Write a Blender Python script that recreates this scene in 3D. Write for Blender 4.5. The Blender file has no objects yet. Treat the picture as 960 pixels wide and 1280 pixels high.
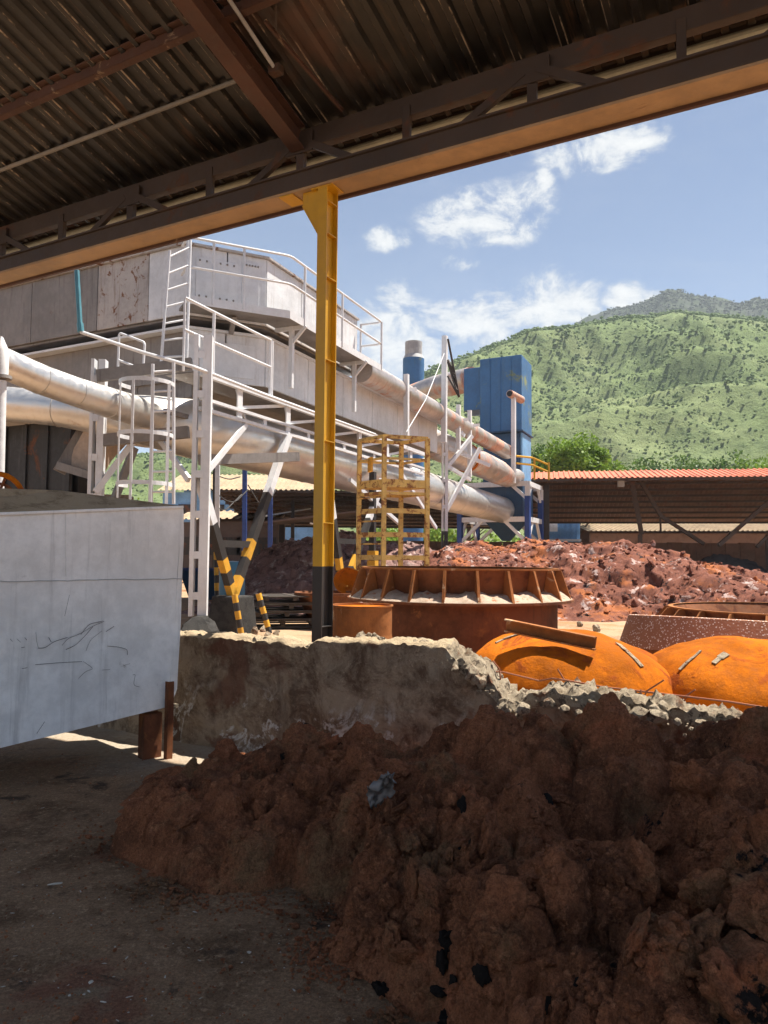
import bpy, math, random
import numpy as np
from mathutils import Vector, Matrix

random.seed(7)
RS = np.random.RandomState(11)
SC = bpy.context.scene
COL = SC.collection
rad = math.radians

# ------------------------------------------------------------------ camera
CAM = Vector((0, 0, 1.6))
FPX, CX, CY = 960.0, 480.0, 640.0          # focal length and centre of the photograph in its pixels
PITCH, ROLL = rad(3.28), rad(0.5)
_f = Vector((0, math.cos(PITCH), math.sin(PITCH)))
_u0 = Vector((0, -math.sin(PITCH), math.cos(PITCH)))
_r0 = Vector((1, 0, 0))
_R = _r0 * math.cos(ROLL) + _u0 * math.sin(ROLL)
_U = _u0 * math.cos(ROLL) - _r0 * math.sin(ROLL)
cam = bpy.data.cameras.new('camera')
cam.sensor_fit = 'HORIZONTAL'; cam.sensor_width = 36; cam.lens = 36
cam.clip_start = 0.05; cam.clip_end = 9000
camo = bpy.data.objects.new('camera', cam); COL.objects.link(camo)
m3 = Matrix((_R, _U, -_f)).transposed()
camo.matrix_world = Matrix.Translation(CAM) @ m3.to_4x4()
SC.camera = camo

def ray(px, py):
    d = _f * FPX + _R * (px - CX) - _U * (py - CY)
    return d / d.y
def P(px, py, Y):                           # the point seen at a photo pixel, Y metres ahead
    return CAM + ray(px, py) * Y
def PZ(px, py, z):                          # the point seen at a photo pixel at height z
    d = ray(px, py); return CAM + d * ((z - CAM.z) / d.z)
def PL(px, py, p0, nrm):
    d = ray(px, py); return CAM + d * ((Vector(p0) - CAM).dot(nrm) / d.dot(nrm))

# the shed's own frame: s along the eave beam, t inward from it
BD = Vector((0.8716, -0.4903, 0)); ND = Vector((0.4903, 0.8716, 0)); B0 = Vector((0, 6.8, 0))
def S(s, t, z): return B0 + BD * s - ND * t + Vector((0, 0, z))
def PT(px, py, t): return PL(px, py, S(0, t, 0), ND)
def s_of(p): return (Vector((p[0], p[1], 0)) - B0).dot(BD)
def t_of(p): return -(Vector((p[0], p[1], 0)) - B0).dot(ND)
# the plant's frame
DP = Vector((0.39, 0.921, 0)).normalized(); DN = Vector((0.921, -0.39, 0)).normalized()

# ------------------------------------------------------------------ light
SUNV = (ND * 0.335 + BD * 0.24 + Vector((0, 0, 1))).normalized()
SUN_EL = math.asin(SUNV.z); SUN_AZ = math.atan2(SUNV.x, SUNV.y)
sl = bpy.data.lights.new('sun', 'SUN'); sl.energy = 4.8; sl.angle = rad(0.53); sl.color = (1, .93, .82)
so = bpy.data.objects.new('sun', sl); COL.objects.link(so)
so.rotation_mode = 'QUATERNION'; so.rotation_quaternion = SUNV.to_track_quat('Z', 'Y')
so.location = (0, 0, 40)

SC.view_settings.view_transform = 'Standard'; SC.view_settings.look = 'None'
SC.view_settings.exposure = 1.52; SC.view_settings.gamma = 1
SC.view_settings.use_curve_mapping = False
SC.render.engine = 'CYCLES'
SC.cycles.use_denoising = True
SC.cycles.max_bounces = 8; SC.cycles.diffuse_bounces = 5; SC.cycles.glossy_bounces = 3
SC.cycles.volume_bounces = 0; SC.cycles.sample_clamp_indirect = 6
SC.cycles.use_adaptive_sampling = True; SC.cycles.adaptive_threshold = 0.02

world = bpy.data.worlds.new('World'); SC.world = world; world.use_nodes = True

class N:
    """small helper round a node tree"""
    def __init__(s, tree): s.t = tree; s.n = tree.nodes; s.l = tree.links
    def new(s, typ, **kw):
        nd = s.n.new(typ)
        for k, v in kw.items(): setattr(nd, k, v)
        return nd
    def put(s, sock, v):
        if isinstance(v, bpy.types.NodeSocket): s.l.new(v, sock)
        elif v is not None:
            if sock.type == 'RGBA' and len(v) == 3: v = (*v, 1)
            sock.default_value = v
    def pos(s, scale=(1, 1, 1), rot=(0, 0, 0), src=None):
        if src is None: src = s.new('ShaderNodeNewGeometry').outputs['Position']
        m = s.new('ShaderNodeMapping'); s.l.new(src, m.inputs['Vector'])
        m.inputs['Scale'].default_value = scale; m.inputs['Rotation'].default_value = rot
        return m.outputs['Vector']
    def noise(s, vec, scale, detail=6, rough=.6, dist=0):
        nd = s.new('ShaderNodeTexNoise'); s.put(nd.inputs['Vector'], vec)
        nd.inputs['Scale'].default_value = scale; nd.inputs['Detail'].default_value = detail
        nd.inputs['Roughness'].default_value = rough; nd.inputs['Distortion'].default_value = dist
        return nd.outputs['Fac']
    def vor(s, vec, scale, feature='F1', rnd=1):
        nd = s.new('ShaderNodeTexVoronoi', feature=feature); s.put(nd.inputs['Vector'], vec)
        nd.inputs['Scale'].default_value = scale; nd.inputs['Randomness'].default_value = rnd
        return nd.outputs['Distance']
    def vorcol(s, vec, scale):
        nd = s.new('ShaderNodeTexVoronoi'); s.put(nd.inputs['Vector'], vec); nd.inputs['Scale'].default_value = scale
        return nd.outputs['Color']
    def ramp(s, val, lo, hi, a=0., b=1.):
        nd = s.new('ShaderNodeMapRange', interpolation_type='SMOOTHSTEP'); s.put(nd.inputs[0], val)
        for i, q in enumerate((lo, hi, a, b)): nd.inputs[i + 1].default_value = q
        return nd.outputs[0]
    def math(s, op, a, b=None, c=None):
        nd = s.new('ShaderNodeMath', operation=op); s.put(nd.inputs[0], a); s.put(nd.inputs[1], b)
        if c is not None: s.put(nd.inputs[2], c)
        return nd.outputs[0]
    def vmath(s, op, a, b=None):
        nd = s.new('ShaderNodeVectorMath', operation=op); s.put(nd.inputs[0], a)
        if b is not None: s.put(nd.inputs[1], b)
        return nd
    def mix(s, fac, a, b, blend='MIX'):
        nd = s.new('ShaderNodeMix', data_type='RGBA', blend_type=blend)
        s.put(nd.inputs[0], fac); s.put(nd.inputs[6], a); s.put(nd.inputs[7], b)
        return nd.outputs[2]
    def bump(s, h, strength=.3, dist=.02, normal=None):
        nd = s.new('ShaderNodeBump'); s.put(nd.inputs['Height'], h)
        nd.inputs['Strength'].default_value = strength; nd.inputs['Distance'].default_value = dist
        if normal is not None: s.put(nd.inputs['Normal'], normal)
        return nd.outputs[0]
    def sep(s, vec):
        nd = s.new('ShaderNodeSeparateXYZ'); s.put(nd.inputs[0], vec); return nd.outputs

# sky: Nishita plus fair-weather clouds, by direction
w = N(world.node_tree); w.n.clear()
wout = w.new('ShaderNodeOutputWorld'); wbg = w.new('ShaderNodeBackground')
sky = w.new('ShaderNodeTexSky', sky_type='NISHITA'); sky.sun_disc = False
sky.sun_elevation = SUN_EL; sky.sun_rotation = SUN_AZ
sky.altitude = 1200; sky.air_density = .85; sky.dust_density = .5; sky.ozone_density = 1.0
dirv = w.new('ShaderNodeTexCoord').outputs['Generated']
acc = None
CLOUDS = [  # centre pixel, half width, half height, weight
    (608, 272, 118, 52, 1.0), (660, 256, 56, 46, .8), (755, 186, 108, 36, .95), (676, 388, 105, 66, 1.15), (600, 408, 140, 56, .95),
    (520, 420, 120, 62, .9), (490, 385, 60, 60, .75), (486, 300, 50, 24, .8), (778, 372, 44, 28, .85), (812, 374, 34, 20, .8), (560, 455, 190, 46, .9),
    (575, 330, 44, 18, .7), (680, 226, 22, 26, .7)]
for (px, py, hw, hh, wt) in CLOUDS:
    c = ray(px, py).normalized()
    d = w.vmath('SUBTRACT', dirv, tuple(c)).outputs[0]
    d = w.vmath('MULTIPLY', d, (960 / hw, 3, 960 / hh)).outputs[0]
    ln = w.vmath('LENGTH', d).outputs['Value']
    v = w.math('MULTIPLY', w.math('MAXIMUM', w.math('SUBTRACT', 1.0, ln), 0.0), wt)
    acc = v if acc is None else w.math('MAXIMUM', acc, v)
big = w.ramp(w.noise(w.pos((1, 1, 2.2), src=dirv), 2.4, 2), .60, .78, 0, .75)       # scattered clouds all round
acc = w.math('MAXIMUM', acc, big)
n1 = w.noise(w.pos((1, 1, 1.6), src=dirv), 15, 12, .66, .5)
n2 = w.noise(w.pos((1, 1, 1.3), src=dirv), 60, 8, .7, .3)
dens = w.math('ADD', w.math('MULTIPLY', w.math('SUBTRACT', n1, .52), 3.0), w.math('MULTIPLY', w.math('SUBTRACT', n2, .5), 1.1))
dens = w.math('MULTIPLY', w.ramp(acc, 0, .5), w.math('ADD', acc, dens))
mask = w.ramp(dens, .12, .85)
thin = w.ramp(w.noise(w.pos((1, 1, 3), src=dirv), 3.2, 8, .65, .6), .45, .85, 0, .16)   # thin veil
mask = w.math('MAXIMUM', mask, thin)
shade = w.ramp(dens, .3, 1.3)
ccol = w.mix(shade, (4.9, 5.2, 5.6), (7.0, 7.0, 6.9))
skyc = w.mix(mask, sky.outputs[0], ccol)
w.l.new(skyc, wbg.inputs['Color']); wbg.inputs['Strength'].default_value = 0.05
w.l.new(wbg.outputs[0], wout.inputs[0])

# ------------------------------------------------------------------ numpy noise
_perm = RS.permutation(512)
_perm = np.concatenate([_perm, _perm, _perm])
_grad = RS.normal(size=(512, 3)); _grad /= np.linalg.norm(_grad, axis=1)[:, None]
def perlin(p):
    p = np.asarray(p, float); i = np.floor(p).astype(int); f = p - i; u = f * f * f * (f * (f * 6 - 15) + 10)
    i = i & 511; out = 0
    def g(dx, dy, dz):
        h = _perm[(_perm[(_perm[(i[..., 0] + dx) & 511] + i[..., 1] + dy) & 511] + i[..., 2] + dz) & 511] & 511
        d = f - np.array([dx, dy, dz]); return (_grad[h] * d).sum(-1)
    x0 = g(0, 0, 0) * (1 - u[..., 0]) + g(1, 0, 0) * u[..., 0]; x1 = g(0, 1, 0) * (1 - u[..., 0]) + g(1, 1, 0) * u[..., 0]
    x2 = g(0, 0, 1) * (1 - u[..., 0]) + g(1, 0, 1) * u[..., 0]; x3 = g(0, 1, 1) * (1 - u[..., 0]) + g(1, 1, 1) * u[..., 0]
    return (x0 * (1 - u[..., 1]) + x1 * u[..., 1]) * (1 - u[..., 2]) + (x2 * (1 - u[..., 1]) + x3 * u[..., 1]) * u[..., 2]
def fbm(p, oct=4, gain=.5, lac=2.03):
    p = np.asarray(p, float); a, o = 1., 0.
    for _ in range(oct): o = o + a * perlin(p); p = p * lac + 17.3; a *= gain
    return o
def ridged(p, oct=4):
    p = np.asarray(p, float); a, o = 1., 0.
    for _ in range(oct): o = o + a * (1 - 2 * np.abs(perlin(p))); p = p * 2.1 + 9.1; a *= .5
    return o

# ------------------------------------------------------------------ objects
def tag(o, label=None, cat=None, group=None, kind=None):
    for k, v in (('label', label), ('category', cat), ('group', group), ('kind', kind)):
        if v: o[k] = v
    return o
def parent_to(o, par):
    if par is not None:
        o.parent = par
        o.matrix_parent_inverse = par.matrix_basis.inverted()
def empty(name, loc, label=None, cat=None, group=None):
    o = bpy.data.objects.new(name, None); COL.objects.link(o); o.location = Vector(loc); o.empty_display_size = .2
    return tag(o, label, cat, group)
def mesh_obj(name, v, f, mat, parent=None, smooth=False, angle=35, centre=True):
    v = np.asarray(v, float).reshape(-1, 3)
    c = np.zeros(3)
    if centre: c = (v.min(0) + v.max(0)) / 2; c[2] = v[:, 2].min()
    me = bpy.data.meshes.new(name)
    me.from_pydata((v - c).tolist(), [], f if isinstance(f, list) else f.tolist())
    for mm in (mat if isinstance(mat, (list, tuple)) else [mat]): me.materials.append(mm)
    if smooth:
        me.polygons.foreach_set('use_smooth', [True] * len(me.polygons))
        if angle < 180: me.set_sharp_from_angle(angle=rad(angle))
    me.update()
    o = bpy.data.objects.new(name, me); COL.objects.link(o); o.location = c
    parent_to(o, parent)
    return o
def grid_faces(nu, nv):
    a = np.arange(nu * nv).reshape(nu, nv)
    return np.stack([a[:-1, :-1], a[1:, :-1], a[1:, 1:], a[:-1, 1:]], -1).reshape(-1, 4)

class MB:
    def __init__(s): s.v = []; s.f = []
    def add(s, vs, fs):
        k = len(s.v); s.v += [tuple(q) for q in vs]; s.f += [[i + k for i in q] for q in fs]; return s
    def hexa(s, c):     # four bottom corners, then four top corners
        return s.add(c, [(3, 2, 1, 0), (4, 5, 6, 7), (0, 1, 5, 4), (1, 2, 6, 5), (2, 3, 7, 6), (3, 0, 4, 7)])
    def box(s, c, sz, ax=(1, 0, 0)):
        ax = Vector(ax).normalized(); ay = Vector((-ax.y, ax.x, 0)); c = Vector(c); x, y, z = (q / 2 for q in sz)
        q = [c + ax * i * x + ay * j * y + Vector((0, 0, k * z)) for k in (-1, 1) for i, j in ((-1, -1), (1, -1), (1, 1), (-1, 1))]
        return s.hexa(q)
    def bar(s, a, b, wd, h=None, up=(0, 0, 1)):
        a = Vector(a); b = Vector(b); h = h or wd; d = (b - a).normalized(); up = Vector(up)
        if abs(d.dot(up)) > .97: up = Vector((0.31, .95, 0))
        sd = d.cross(up).normalized(); u = sd.cross(d).normalized(); o = []
        for p in (a, b): o += [p - sd * wd / 2 - u * h / 2, p + sd * wd / 2 - u * h / 2, p + sd * wd / 2 + u * h / 2, p - sd * wd / 2 + u * h / 2]
        return s.hexa(o)
    def tube(s, pts, r, n=10, caps=True):
        pts = [Vector(p) for p in pts]; rs = r if isinstance(r, (list, tuple)) else [r] * len(pts)
        k = len(s.v); prev = None
        for i, p in enumerate(pts):
            d = (pts[min(i + 1, len(pts) - 1)] - pts[max(i - 1, 0)]).normalized()
            if prev is None:
                x = d.cross(Vector((0, 0, 1)) if abs(d.z) < .9 else Vector((1, 0, 0))).normalized()
            else: x = (prev - d * prev.dot(d)).normalized()
            prev = x; y = d.cross(x)
            for j in range(n):
                a = 2 * math.pi * j / n; s.v.append(tuple(p + (x * math.cos(a) + y * math.sin(a)) * rs[i]))
        for i in range(len(pts) - 1):
            for j in range(n):
                j2 = (j + 1) % n; s.f.append([k + i * n + j, k + i * n + j2, k + (i + 1) * n + j2, k + (i + 1) * n + j])
        if caps:
            s.f.append([k + j for j in range(n)][::-1]); s.f.append([k + (len(pts) - 1) * n + j for j in range(n)])
        return s
    def prism(s, poly, z0, z1):
        n = len(poly); vs = [(p[0], p[1], z0) for p in poly] + [(p[0], p[1], z1) for p in poly]
        fs = [list(range(n))[::-1], list(range(n, 2 * n))] + [(i, (i + 1) % n, n + (i + 1) % n, n + i) for i in range(n)]
        return s.add(vs, fs)
    def lathe(s, prof, c, n=48, a0=0, a1=2 * math.pi):
        c = Vector(c); full = abs(a1 - a0 - 2 * math.pi) < 1e-6; m = n if full else n + 1; k = len(s.v)
        for (r, z) in prof:
            for j in range(m):
                a = a0 + (a1 - a0) * j / n; s.v.append((c.x + r * math.cos(a), c.y + r * math.sin(a), c.z + z))
        for i in range(len(prof) - 1):
            for j in range(n):
                j2 = (j + 1) % m; s.f.append([k + i * m + j, k + i * m + j2, k + (i + 1) * m + j2, k + (i + 1) * m + j])
        return s
    def build(s, name, mat, parent=None, smooth=False, angle=35, bevel=0):
        o = mesh_obj(name, s.v, s.f, mat, parent, smooth, angle)
        if bevel:
            md = o.modifiers.new('bevel', 'BEVEL'); md.width = bevel; md.segments = 2; md.limit_method = 'ANGLE'; md.angle_limit = rad(40)
        return o
def arc(pts, corner=.08, n=4):                 # round the inner corners of a polyline
    pts = [Vector(p) for p in pts]; out = [pts[0]]
    for a, b, c in zip(pts, pts[1:], pts[2:]):
        k = min(corner, (b - a).length / 2.1, (c - b).length / 2.1)
        p0 = b + (a - b).normalized() * k; p2 = b + (c - b).normalized() * k
        for i in range(n + 1):
            q = i / n; out.append(p0 * (1 - q) ** 2 + b * 2 * q * (1 - q) + p2 * q * q)
    return out + [pts[-1]]
def copy_tree(o, parent=None):
    c = o.copy(); COL.objects.link(c)
    if parent is not None: c.parent = parent
    for ch in list(o.children): copy_tree(ch, c)
    return c

# ------------------------------------------------------------------ materials
def material(name, fn):
    m = bpy.data.materials.new(name); m.use_nodes = True; k = N(m.node_tree)
    bs = m.node_tree.nodes['Principled BSDF']; r = fn(k)
    for key, sock in (('c', 'Base Color'), ('r', 'Roughness'), ('m', 'Metallic'), ('n', 'Normal'), ('a', 'Alpha'), ('s', 'Specular IOR Level'), ('t', 'Transmission Weight')):
        if key in r: k.put(bs.inputs[sock], r[key])
    return m
def paint(name, base, rust=(.13, .055, .028), amt=.35, rs=1.6, streak=.35, streakc=(.12, .09, .07), rough=.5, metal=0., bump=.12, var=.22, dust=None, sc=1., spec=.5):
    """painted or bare sheet steel: colour drift, run-down streaks, rust blooms, dust"""
    def fn(k):
        p = k.pos((sc, sc, sc))
        a = k.noise(p, 1.1, 5, .6); b = k.noise(p, 9, 8, .7)
        dark = tuple(q * (1 - var) for q in base); lite = tuple(min(.9, q * (1 + var * .7)) for q in base)
        c = k.mix(k.ramp(k.math('ADD', k.math('MULTIPLY', a, .6), k.math('MULTIPLY', b, .4)), .38, .62), dark, lite)
        st = k.noise(k.pos((7 * sc, 7 * sc, .45 * sc)), 1.6, 7, .65, .3)
        c = k.mix(k.math('MULTIPLY', k.ramp(st, .52, .78), streak), c, streakc)
        rn = k.noise(p, rs, 9, .68, .6)
        th = .72 - amt * .42
        rm = k.ramp(rn, th, th + .09)
        rc = k.mix(k.noise(p, 14, 6, .7), tuple(q * .6 for q in rust), tuple(q * 1.7 for q in rust))
        c = k.mix(rm, c, rc)
        if dust: c = k.mix(k.math('MULTIPLY', k.ramp(k.noise(p, 2.6, 8, .7), .42, .7), dust[1]), c, dust[0])
        nr = k.bump(k.math('ADD', k.noise(p, 26, 6, .7), k.math('MULTIPLY', rm, .25)), bump, .012)
        nr = k.bump(k.noise(p, 1.7, 3), min(.3, bump * 1.6), .06, nr)
        ro = k.math('ADD', k.math('MULTIPLY', rm, .35), k.ramp(b, .3, .7, rough - .1, rough + .12))
        return dict(c=c, r=ro, m=(k.math('MULTIPLY', k.math('SUBTRACT', 1., rm), metal) if metal else 0.), n=nr, s=spec)
    return material(name, fn)
def earth(name, cols, sc=1., bump=.6, patches=(), rough=.95, grain=0.):
    """soil, slag, rubble: cols = dark, mid, light; patches = (colour, scale, lo, hi)"""
    def fn(k):
        p = k.pos((sc, sc, sc))
        a = k.noise(p, 2.2, 8, .65, .3); b = k.noise(p, 24, 8, .75)
        c = k.mix(k.ramp(a, .35, .55), cols[0], cols[1]); c = k.mix(k.ramp(b, .5, .75), c, cols[2])
        for i, (pc, ps, lo, hi) in enumerate(patches):
            q = k.noise(k.pos((sc, sc, sc), (0.4 * i, .7, 1.3 * i)), ps, 7, .68, .4); c = k.mix(k.ramp(q, lo, hi), c, pc)
        if grain:                            # single grains, light and dark
            g = k.math('ADD', k.math('MULTIPLY', k.noise(p, 70, 3, .7), .6), k.math('MULTIPLY', k.noise(p, 170, 2, .6), .4))
            gv = k.ramp(g, .36, .64, 1 - grain, 1 + grain); gc = k.new('ShaderNodeCombineXYZ')
            for i_ in range(3): k.l.new(gv, gc.inputs[i_])
            c = k.mix(1., c, gc.outputs[0], 'MULTIPLY')
        h = k.math('ADD', k.noise(p, 30, 9, .72), k.math('MULTIPLY', k.noise(p, 120, 4, .7), .6))
        nr = k.bump(h, bump, .03 / sc)
        return dict(c=c, r=rough, n=nr, s=.08)
    return material(name, fn)

M = {}
SILV = (.6, .61, .63)
M['silver'] = paint('silver_paint', SILV, amt=.16, streak=.6, streakc=(.3, .23, .18), rough=.5, var=.14)
M['silver_clean'] = paint('silver_steelwork', (.62, .63, .65), amt=.05, streak=.2, streakc=(.25, .2, .17), rough=.5, var=.1)
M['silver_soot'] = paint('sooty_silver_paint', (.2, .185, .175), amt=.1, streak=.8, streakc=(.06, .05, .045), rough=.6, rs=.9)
M['silver_rust'] = paint('rust_bloomed_silver', (.36, .33, .31), rust=(.14, .06, .028), amt=.42, streak=.85, streakc=(.13, .065, .035), rough=.6, rs=4.5)
M['duct'] = paint('duct_sheet', (.66, .64, .61), rust=(.42, .3, .2), amt=.2, streak=.2, streakc=(.34, .25, .18), rough=.4, metal=.8, rs=1.0, var=.1)
M['duct_pink'] = paint('faded_duct_sheet', (.5, .45, .42), rust=(.4, .22, .16), amt=.5, streak=.1, streakc=(.4, .28, .22), rough=.42, metal=.65, rs=.6)
M['skip'] = paint('skip_grey_paint', (.78, .77, .75), rust=(.36, .34, .32), amt=.16, rs=3.5, streak=.55, streakc=(.28, .27, .265), rough=.45, var=.16, bump=.1)
M['sooty'] = paint('sooty_plate', (.026, .024, .022), rust=(.12, .05, .025), amt=.42, streak=.6, streakc=(.1, .09, .085), rough=.65)
M['dark_steel'] = paint('dark_brown_steel', (.045, .03, .022), rust=(.075, .036, .022), amt=.4, rough=.65, streak=.3, streakc=(.03, .02, .016))
M['beam'] = paint('bounce_lit_soffit', (.33, .22, .12), rust=(.16, .09, .05), amt=.22, rough=.7, streak=.15, rs=2.2, bump=.2)  # warm bounce light on the soffit put into its colour
M['rafter'] = paint('flaking_rafter', (.075, .034, .022), rust=(.3, .24, .17), amt=.22, rough=.7, rs=2.4, bump=.25)
M['rust'] = paint('brown_rust', (.17, .066, .03), spec=.15, var=.35, rust=(.09, .035, .02), amt=.45, rough=.8, streak=.3, streakc=(.25, .13, .08), bump=.3, rs=3)
M['rust_wall'] = paint('dark_rust_wall', (.13, .05, .025), spec=.15, var=.4, rust=(.2, .085, .035), amt=.36, rough=.8, streak=.75, streakc=(.055, .025, .016), bump=.25, rs=2)
M['rust_orange'] = paint('orange_rust', (.4, .108, .006), spec=.08, rust=(.22, .052, .01), amt=.42, rough=.9, streak=.45, streakc=(.27, .085, .02), bump=.8, rs=2.6, var=.35)
M['rust_drum'] = paint('drum_rust', (.27, .105, .035), spec=.15, var=.3, rust=(.4, .3, .2), amt=.3, rough=.8, streak=.4, streakc=(.16, .06, .025), bump=.3, rs=4)
M['yellow'] = paint('yellow_paint', (.5, .28, .012), rust=(.2, .1, .02), amt=.1, rough=.45, streak=.2, streakc=(.3, .15, .02), var=.12)
M['scaffold'] = paint('worn_yellow_scaffold', (.58, .39, .12), rust=(.2, .085, .035), amt=.5, rough=.65, streak=.3, streakc=(.3, .2, .1), rs=5)
M['stripe'] = paint('safety_yellow', (.55, .28, .02), rust=(.14, .06, .02), amt=.2, rough=.6, streak=.3)
M['black'] = paint('black_paint', (.025, .022, .021), rust=(.09, .05, .035), amt=.2, rough=.55, streak=.3, streakc=(.08, .06, .05))
M['blue'] = paint('faded_blue_paint', (.045, .14, .31), rust=(.16, .2, .1), amt=.38, rough=.5, streak=.55, streakc=(.08, .13, .12), rs=.7, var=.15)
M['blue_dark'] = paint('dark_blue_paint', (.02, .06, .13), rust=(.05, .045, .04), amt=.2, rough=.55, streak=.3)
M['blue_post'] = paint('post_blue_paint', (.02, .055, .22), rust=(.08, .05, .04), amt=.12, rough=.5, streak=.2)
M['teal'] = paint('teal_pipe_paint', (.07, .22, .27), amt=.08, rough=.45, streak=.2)
M['lightblue'] = paint('light_blue_sheet', (.16, .33, .55), amt=.05, rough=.6, streak=.2)
M['white'] = paint('white_board', (.75, .75, .73), amt=.0, rough=.6, streak=.1)
M['beige_roof'] = paint('sunlit_beige_roofing', (.34, .25, .155), rust=(.3, .17, .1), amt=.3, rough=.8, streak=.2)
M['tile_red'] = paint('red_roof_sheet', (.47, .12, .055), rust=(.35, .09, .05), amt=.2, rough=.7, streak=.1)
M['shed_under'] = paint('shed_roof_underside', (.2, .115, .08), rust=(.12, .06, .05), amt=.3, rough=.7, streak=.2)
M['shed_dark'] = paint('dark_shed_sheet', (.09, .065, .055), rust=(.1, .05, .04), amt=.3, rough=.75)
M['mud_wall'] = earth('mud_wall', ((.13, .075, .05), (.17, .1, .068), (.22, .14, .1)), 1, .3)
M['wood'] = paint('grey_wood', (.06, .046, .037), streakc=(.03, .024, .02), rust=(.035, .028, .022), amt=.4, rough=.85, streak=.3, rs=6)
M['concrete_dark'] = earth('tarred_concrete', ((.03, .029, .028), (.05, .048, .046), (.09, .085, .08)), 2.5, .4)
M['chimney'] = paint('chimney_grey', (.36, .37, .38), amt=.2, rough=.6, streak=.4)
M['scratch'] = material('scratch_bare_steel', lambda k: dict(c=(.035, .033, .032), r=.7))
M['bark'] = earth('bark', ((.06, .045, .03), (.1, .08, .06), (.14, .12, .09)), 5, .5)
M['wire'] = material('rebar_rust', lambda k: dict(c=(.28, .1, .05), r=.8))
M['bag'] = material('grey_plastic_bag', lambda k: dict(c=(.15, .14, .135), r=.4))
M['white_bit'] = material('white_bits', lambda k: dict(c=(.42, .38, .32), r=.9))

def _roof(k):
    p = k.pos(); a = k.noise(p, 1.4, 6, .6)
    loc = k.new('ShaderNodeTexCoord').outputs['Object']; lx = k.sep(loc)[0]
    al = k.pos((1, 1, 1), (0, 0, -math.atan2(ND.y, ND.x)))          # x now runs down the slope
    st = k.noise(k.pos((.55, 7, 1), src=al), 1.7, 8, .7, .3)
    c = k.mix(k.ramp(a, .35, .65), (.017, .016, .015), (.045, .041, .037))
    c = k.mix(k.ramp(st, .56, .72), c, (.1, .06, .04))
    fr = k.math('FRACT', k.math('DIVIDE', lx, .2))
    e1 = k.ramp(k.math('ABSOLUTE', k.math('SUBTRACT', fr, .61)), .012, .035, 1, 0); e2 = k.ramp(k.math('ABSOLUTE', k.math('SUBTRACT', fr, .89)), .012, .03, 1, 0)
    worn = k.math('MULTIPLY', k.math('MAXIMUM', e1, e2), k.ramp(k.noise(k.pos((.9, 3, 1), src=al), 2.2, 7, .75), .5, .62))  # highlights along the rib edges, painted in as pale broken lines
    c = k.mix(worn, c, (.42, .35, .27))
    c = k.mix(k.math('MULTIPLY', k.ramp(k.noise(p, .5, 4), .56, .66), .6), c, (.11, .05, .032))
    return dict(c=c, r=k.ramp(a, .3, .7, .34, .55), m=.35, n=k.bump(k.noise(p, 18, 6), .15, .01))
M['roof_sheet'] = material('sooty_roof_sheet', _roof)

def _wall(k):
    p = k.pos(); a = k.noise(p, 3.4, 10, .78, .6); b = k.noise(p, 16, 9, .75); xyz = k.sep(k.pos())
    c = k.mix(k.ramp(a, .36, .6), (.13, .08, .05), (.36, .27, .185)); c = k.mix(k.ramp(b, .52, .74), c, (.48, .37, .26))
    red = k.ramp(k.noise(k.pos((1, 1, 1.2)), 1.3, 5, .6, .8), .53, .6)
    c = k.mix(k.math('MULTIPLY', red, .7), c, (.15, .06, .036))
    stn = k.noise(k.pos((5, 5, .6)), 1.5, 7, .66, .3); c = k.mix(k.math('MULTIPLY', k.ramp(stn, .5, .75), .6), c, (.08, .055, .04))
    ef = k.ramp(k.math('ABSOLUTE', k.math('SUBTRACT', k.noise(p, 1.9, 5, .6, .7), .56)), .0, .035, 1, 0)
    ef = k.math('MULTIPLY', ef, k.ramp(b, .42, .55)); ef = k.math('MULTIPLY', ef, k.ramp(xyz[2], .2, .6, 1, 0))
    c = k.mix(ef, c, (.62, .58, .52))
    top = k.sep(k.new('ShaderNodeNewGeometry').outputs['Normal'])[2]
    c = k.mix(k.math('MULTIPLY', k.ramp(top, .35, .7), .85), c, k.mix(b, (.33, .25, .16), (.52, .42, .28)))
    h = k.math('ADD', k.math('MULTIPLY', k.noise(p, 5, 8, .7), 1.6), k.math('ADD', b, k.math('MULTIPLY', k.noise(p, 60, 6, .7), .5)))
    return dict(c=c, r=.92, n=k.bump(h, .9, .03), s=.1)
M['wall'] = material('stained_concrete', _wall)
M['fracture'] = earth('broken_concrete', ((.27, .21, .145), (.4, .33, .24), (.58, .5, .39)), 2.2, 1., (((.2, .1, .06), 2.5, .56, .66), ((.13, .1, .075), 9, .53, .6)))
M['soil'] = earth('red_brown_soil', ((.16, .066, .035), (.33, .128, .062), (.54, .24, .122)), 1.0, .9,
    (((.25, .14, .072), 1.7, .5, .68), ((.44, .15, .07), 2.3, .57, .7), ((.022, .018, .016), 2.6, .63, .665)), grain=.3)
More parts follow.
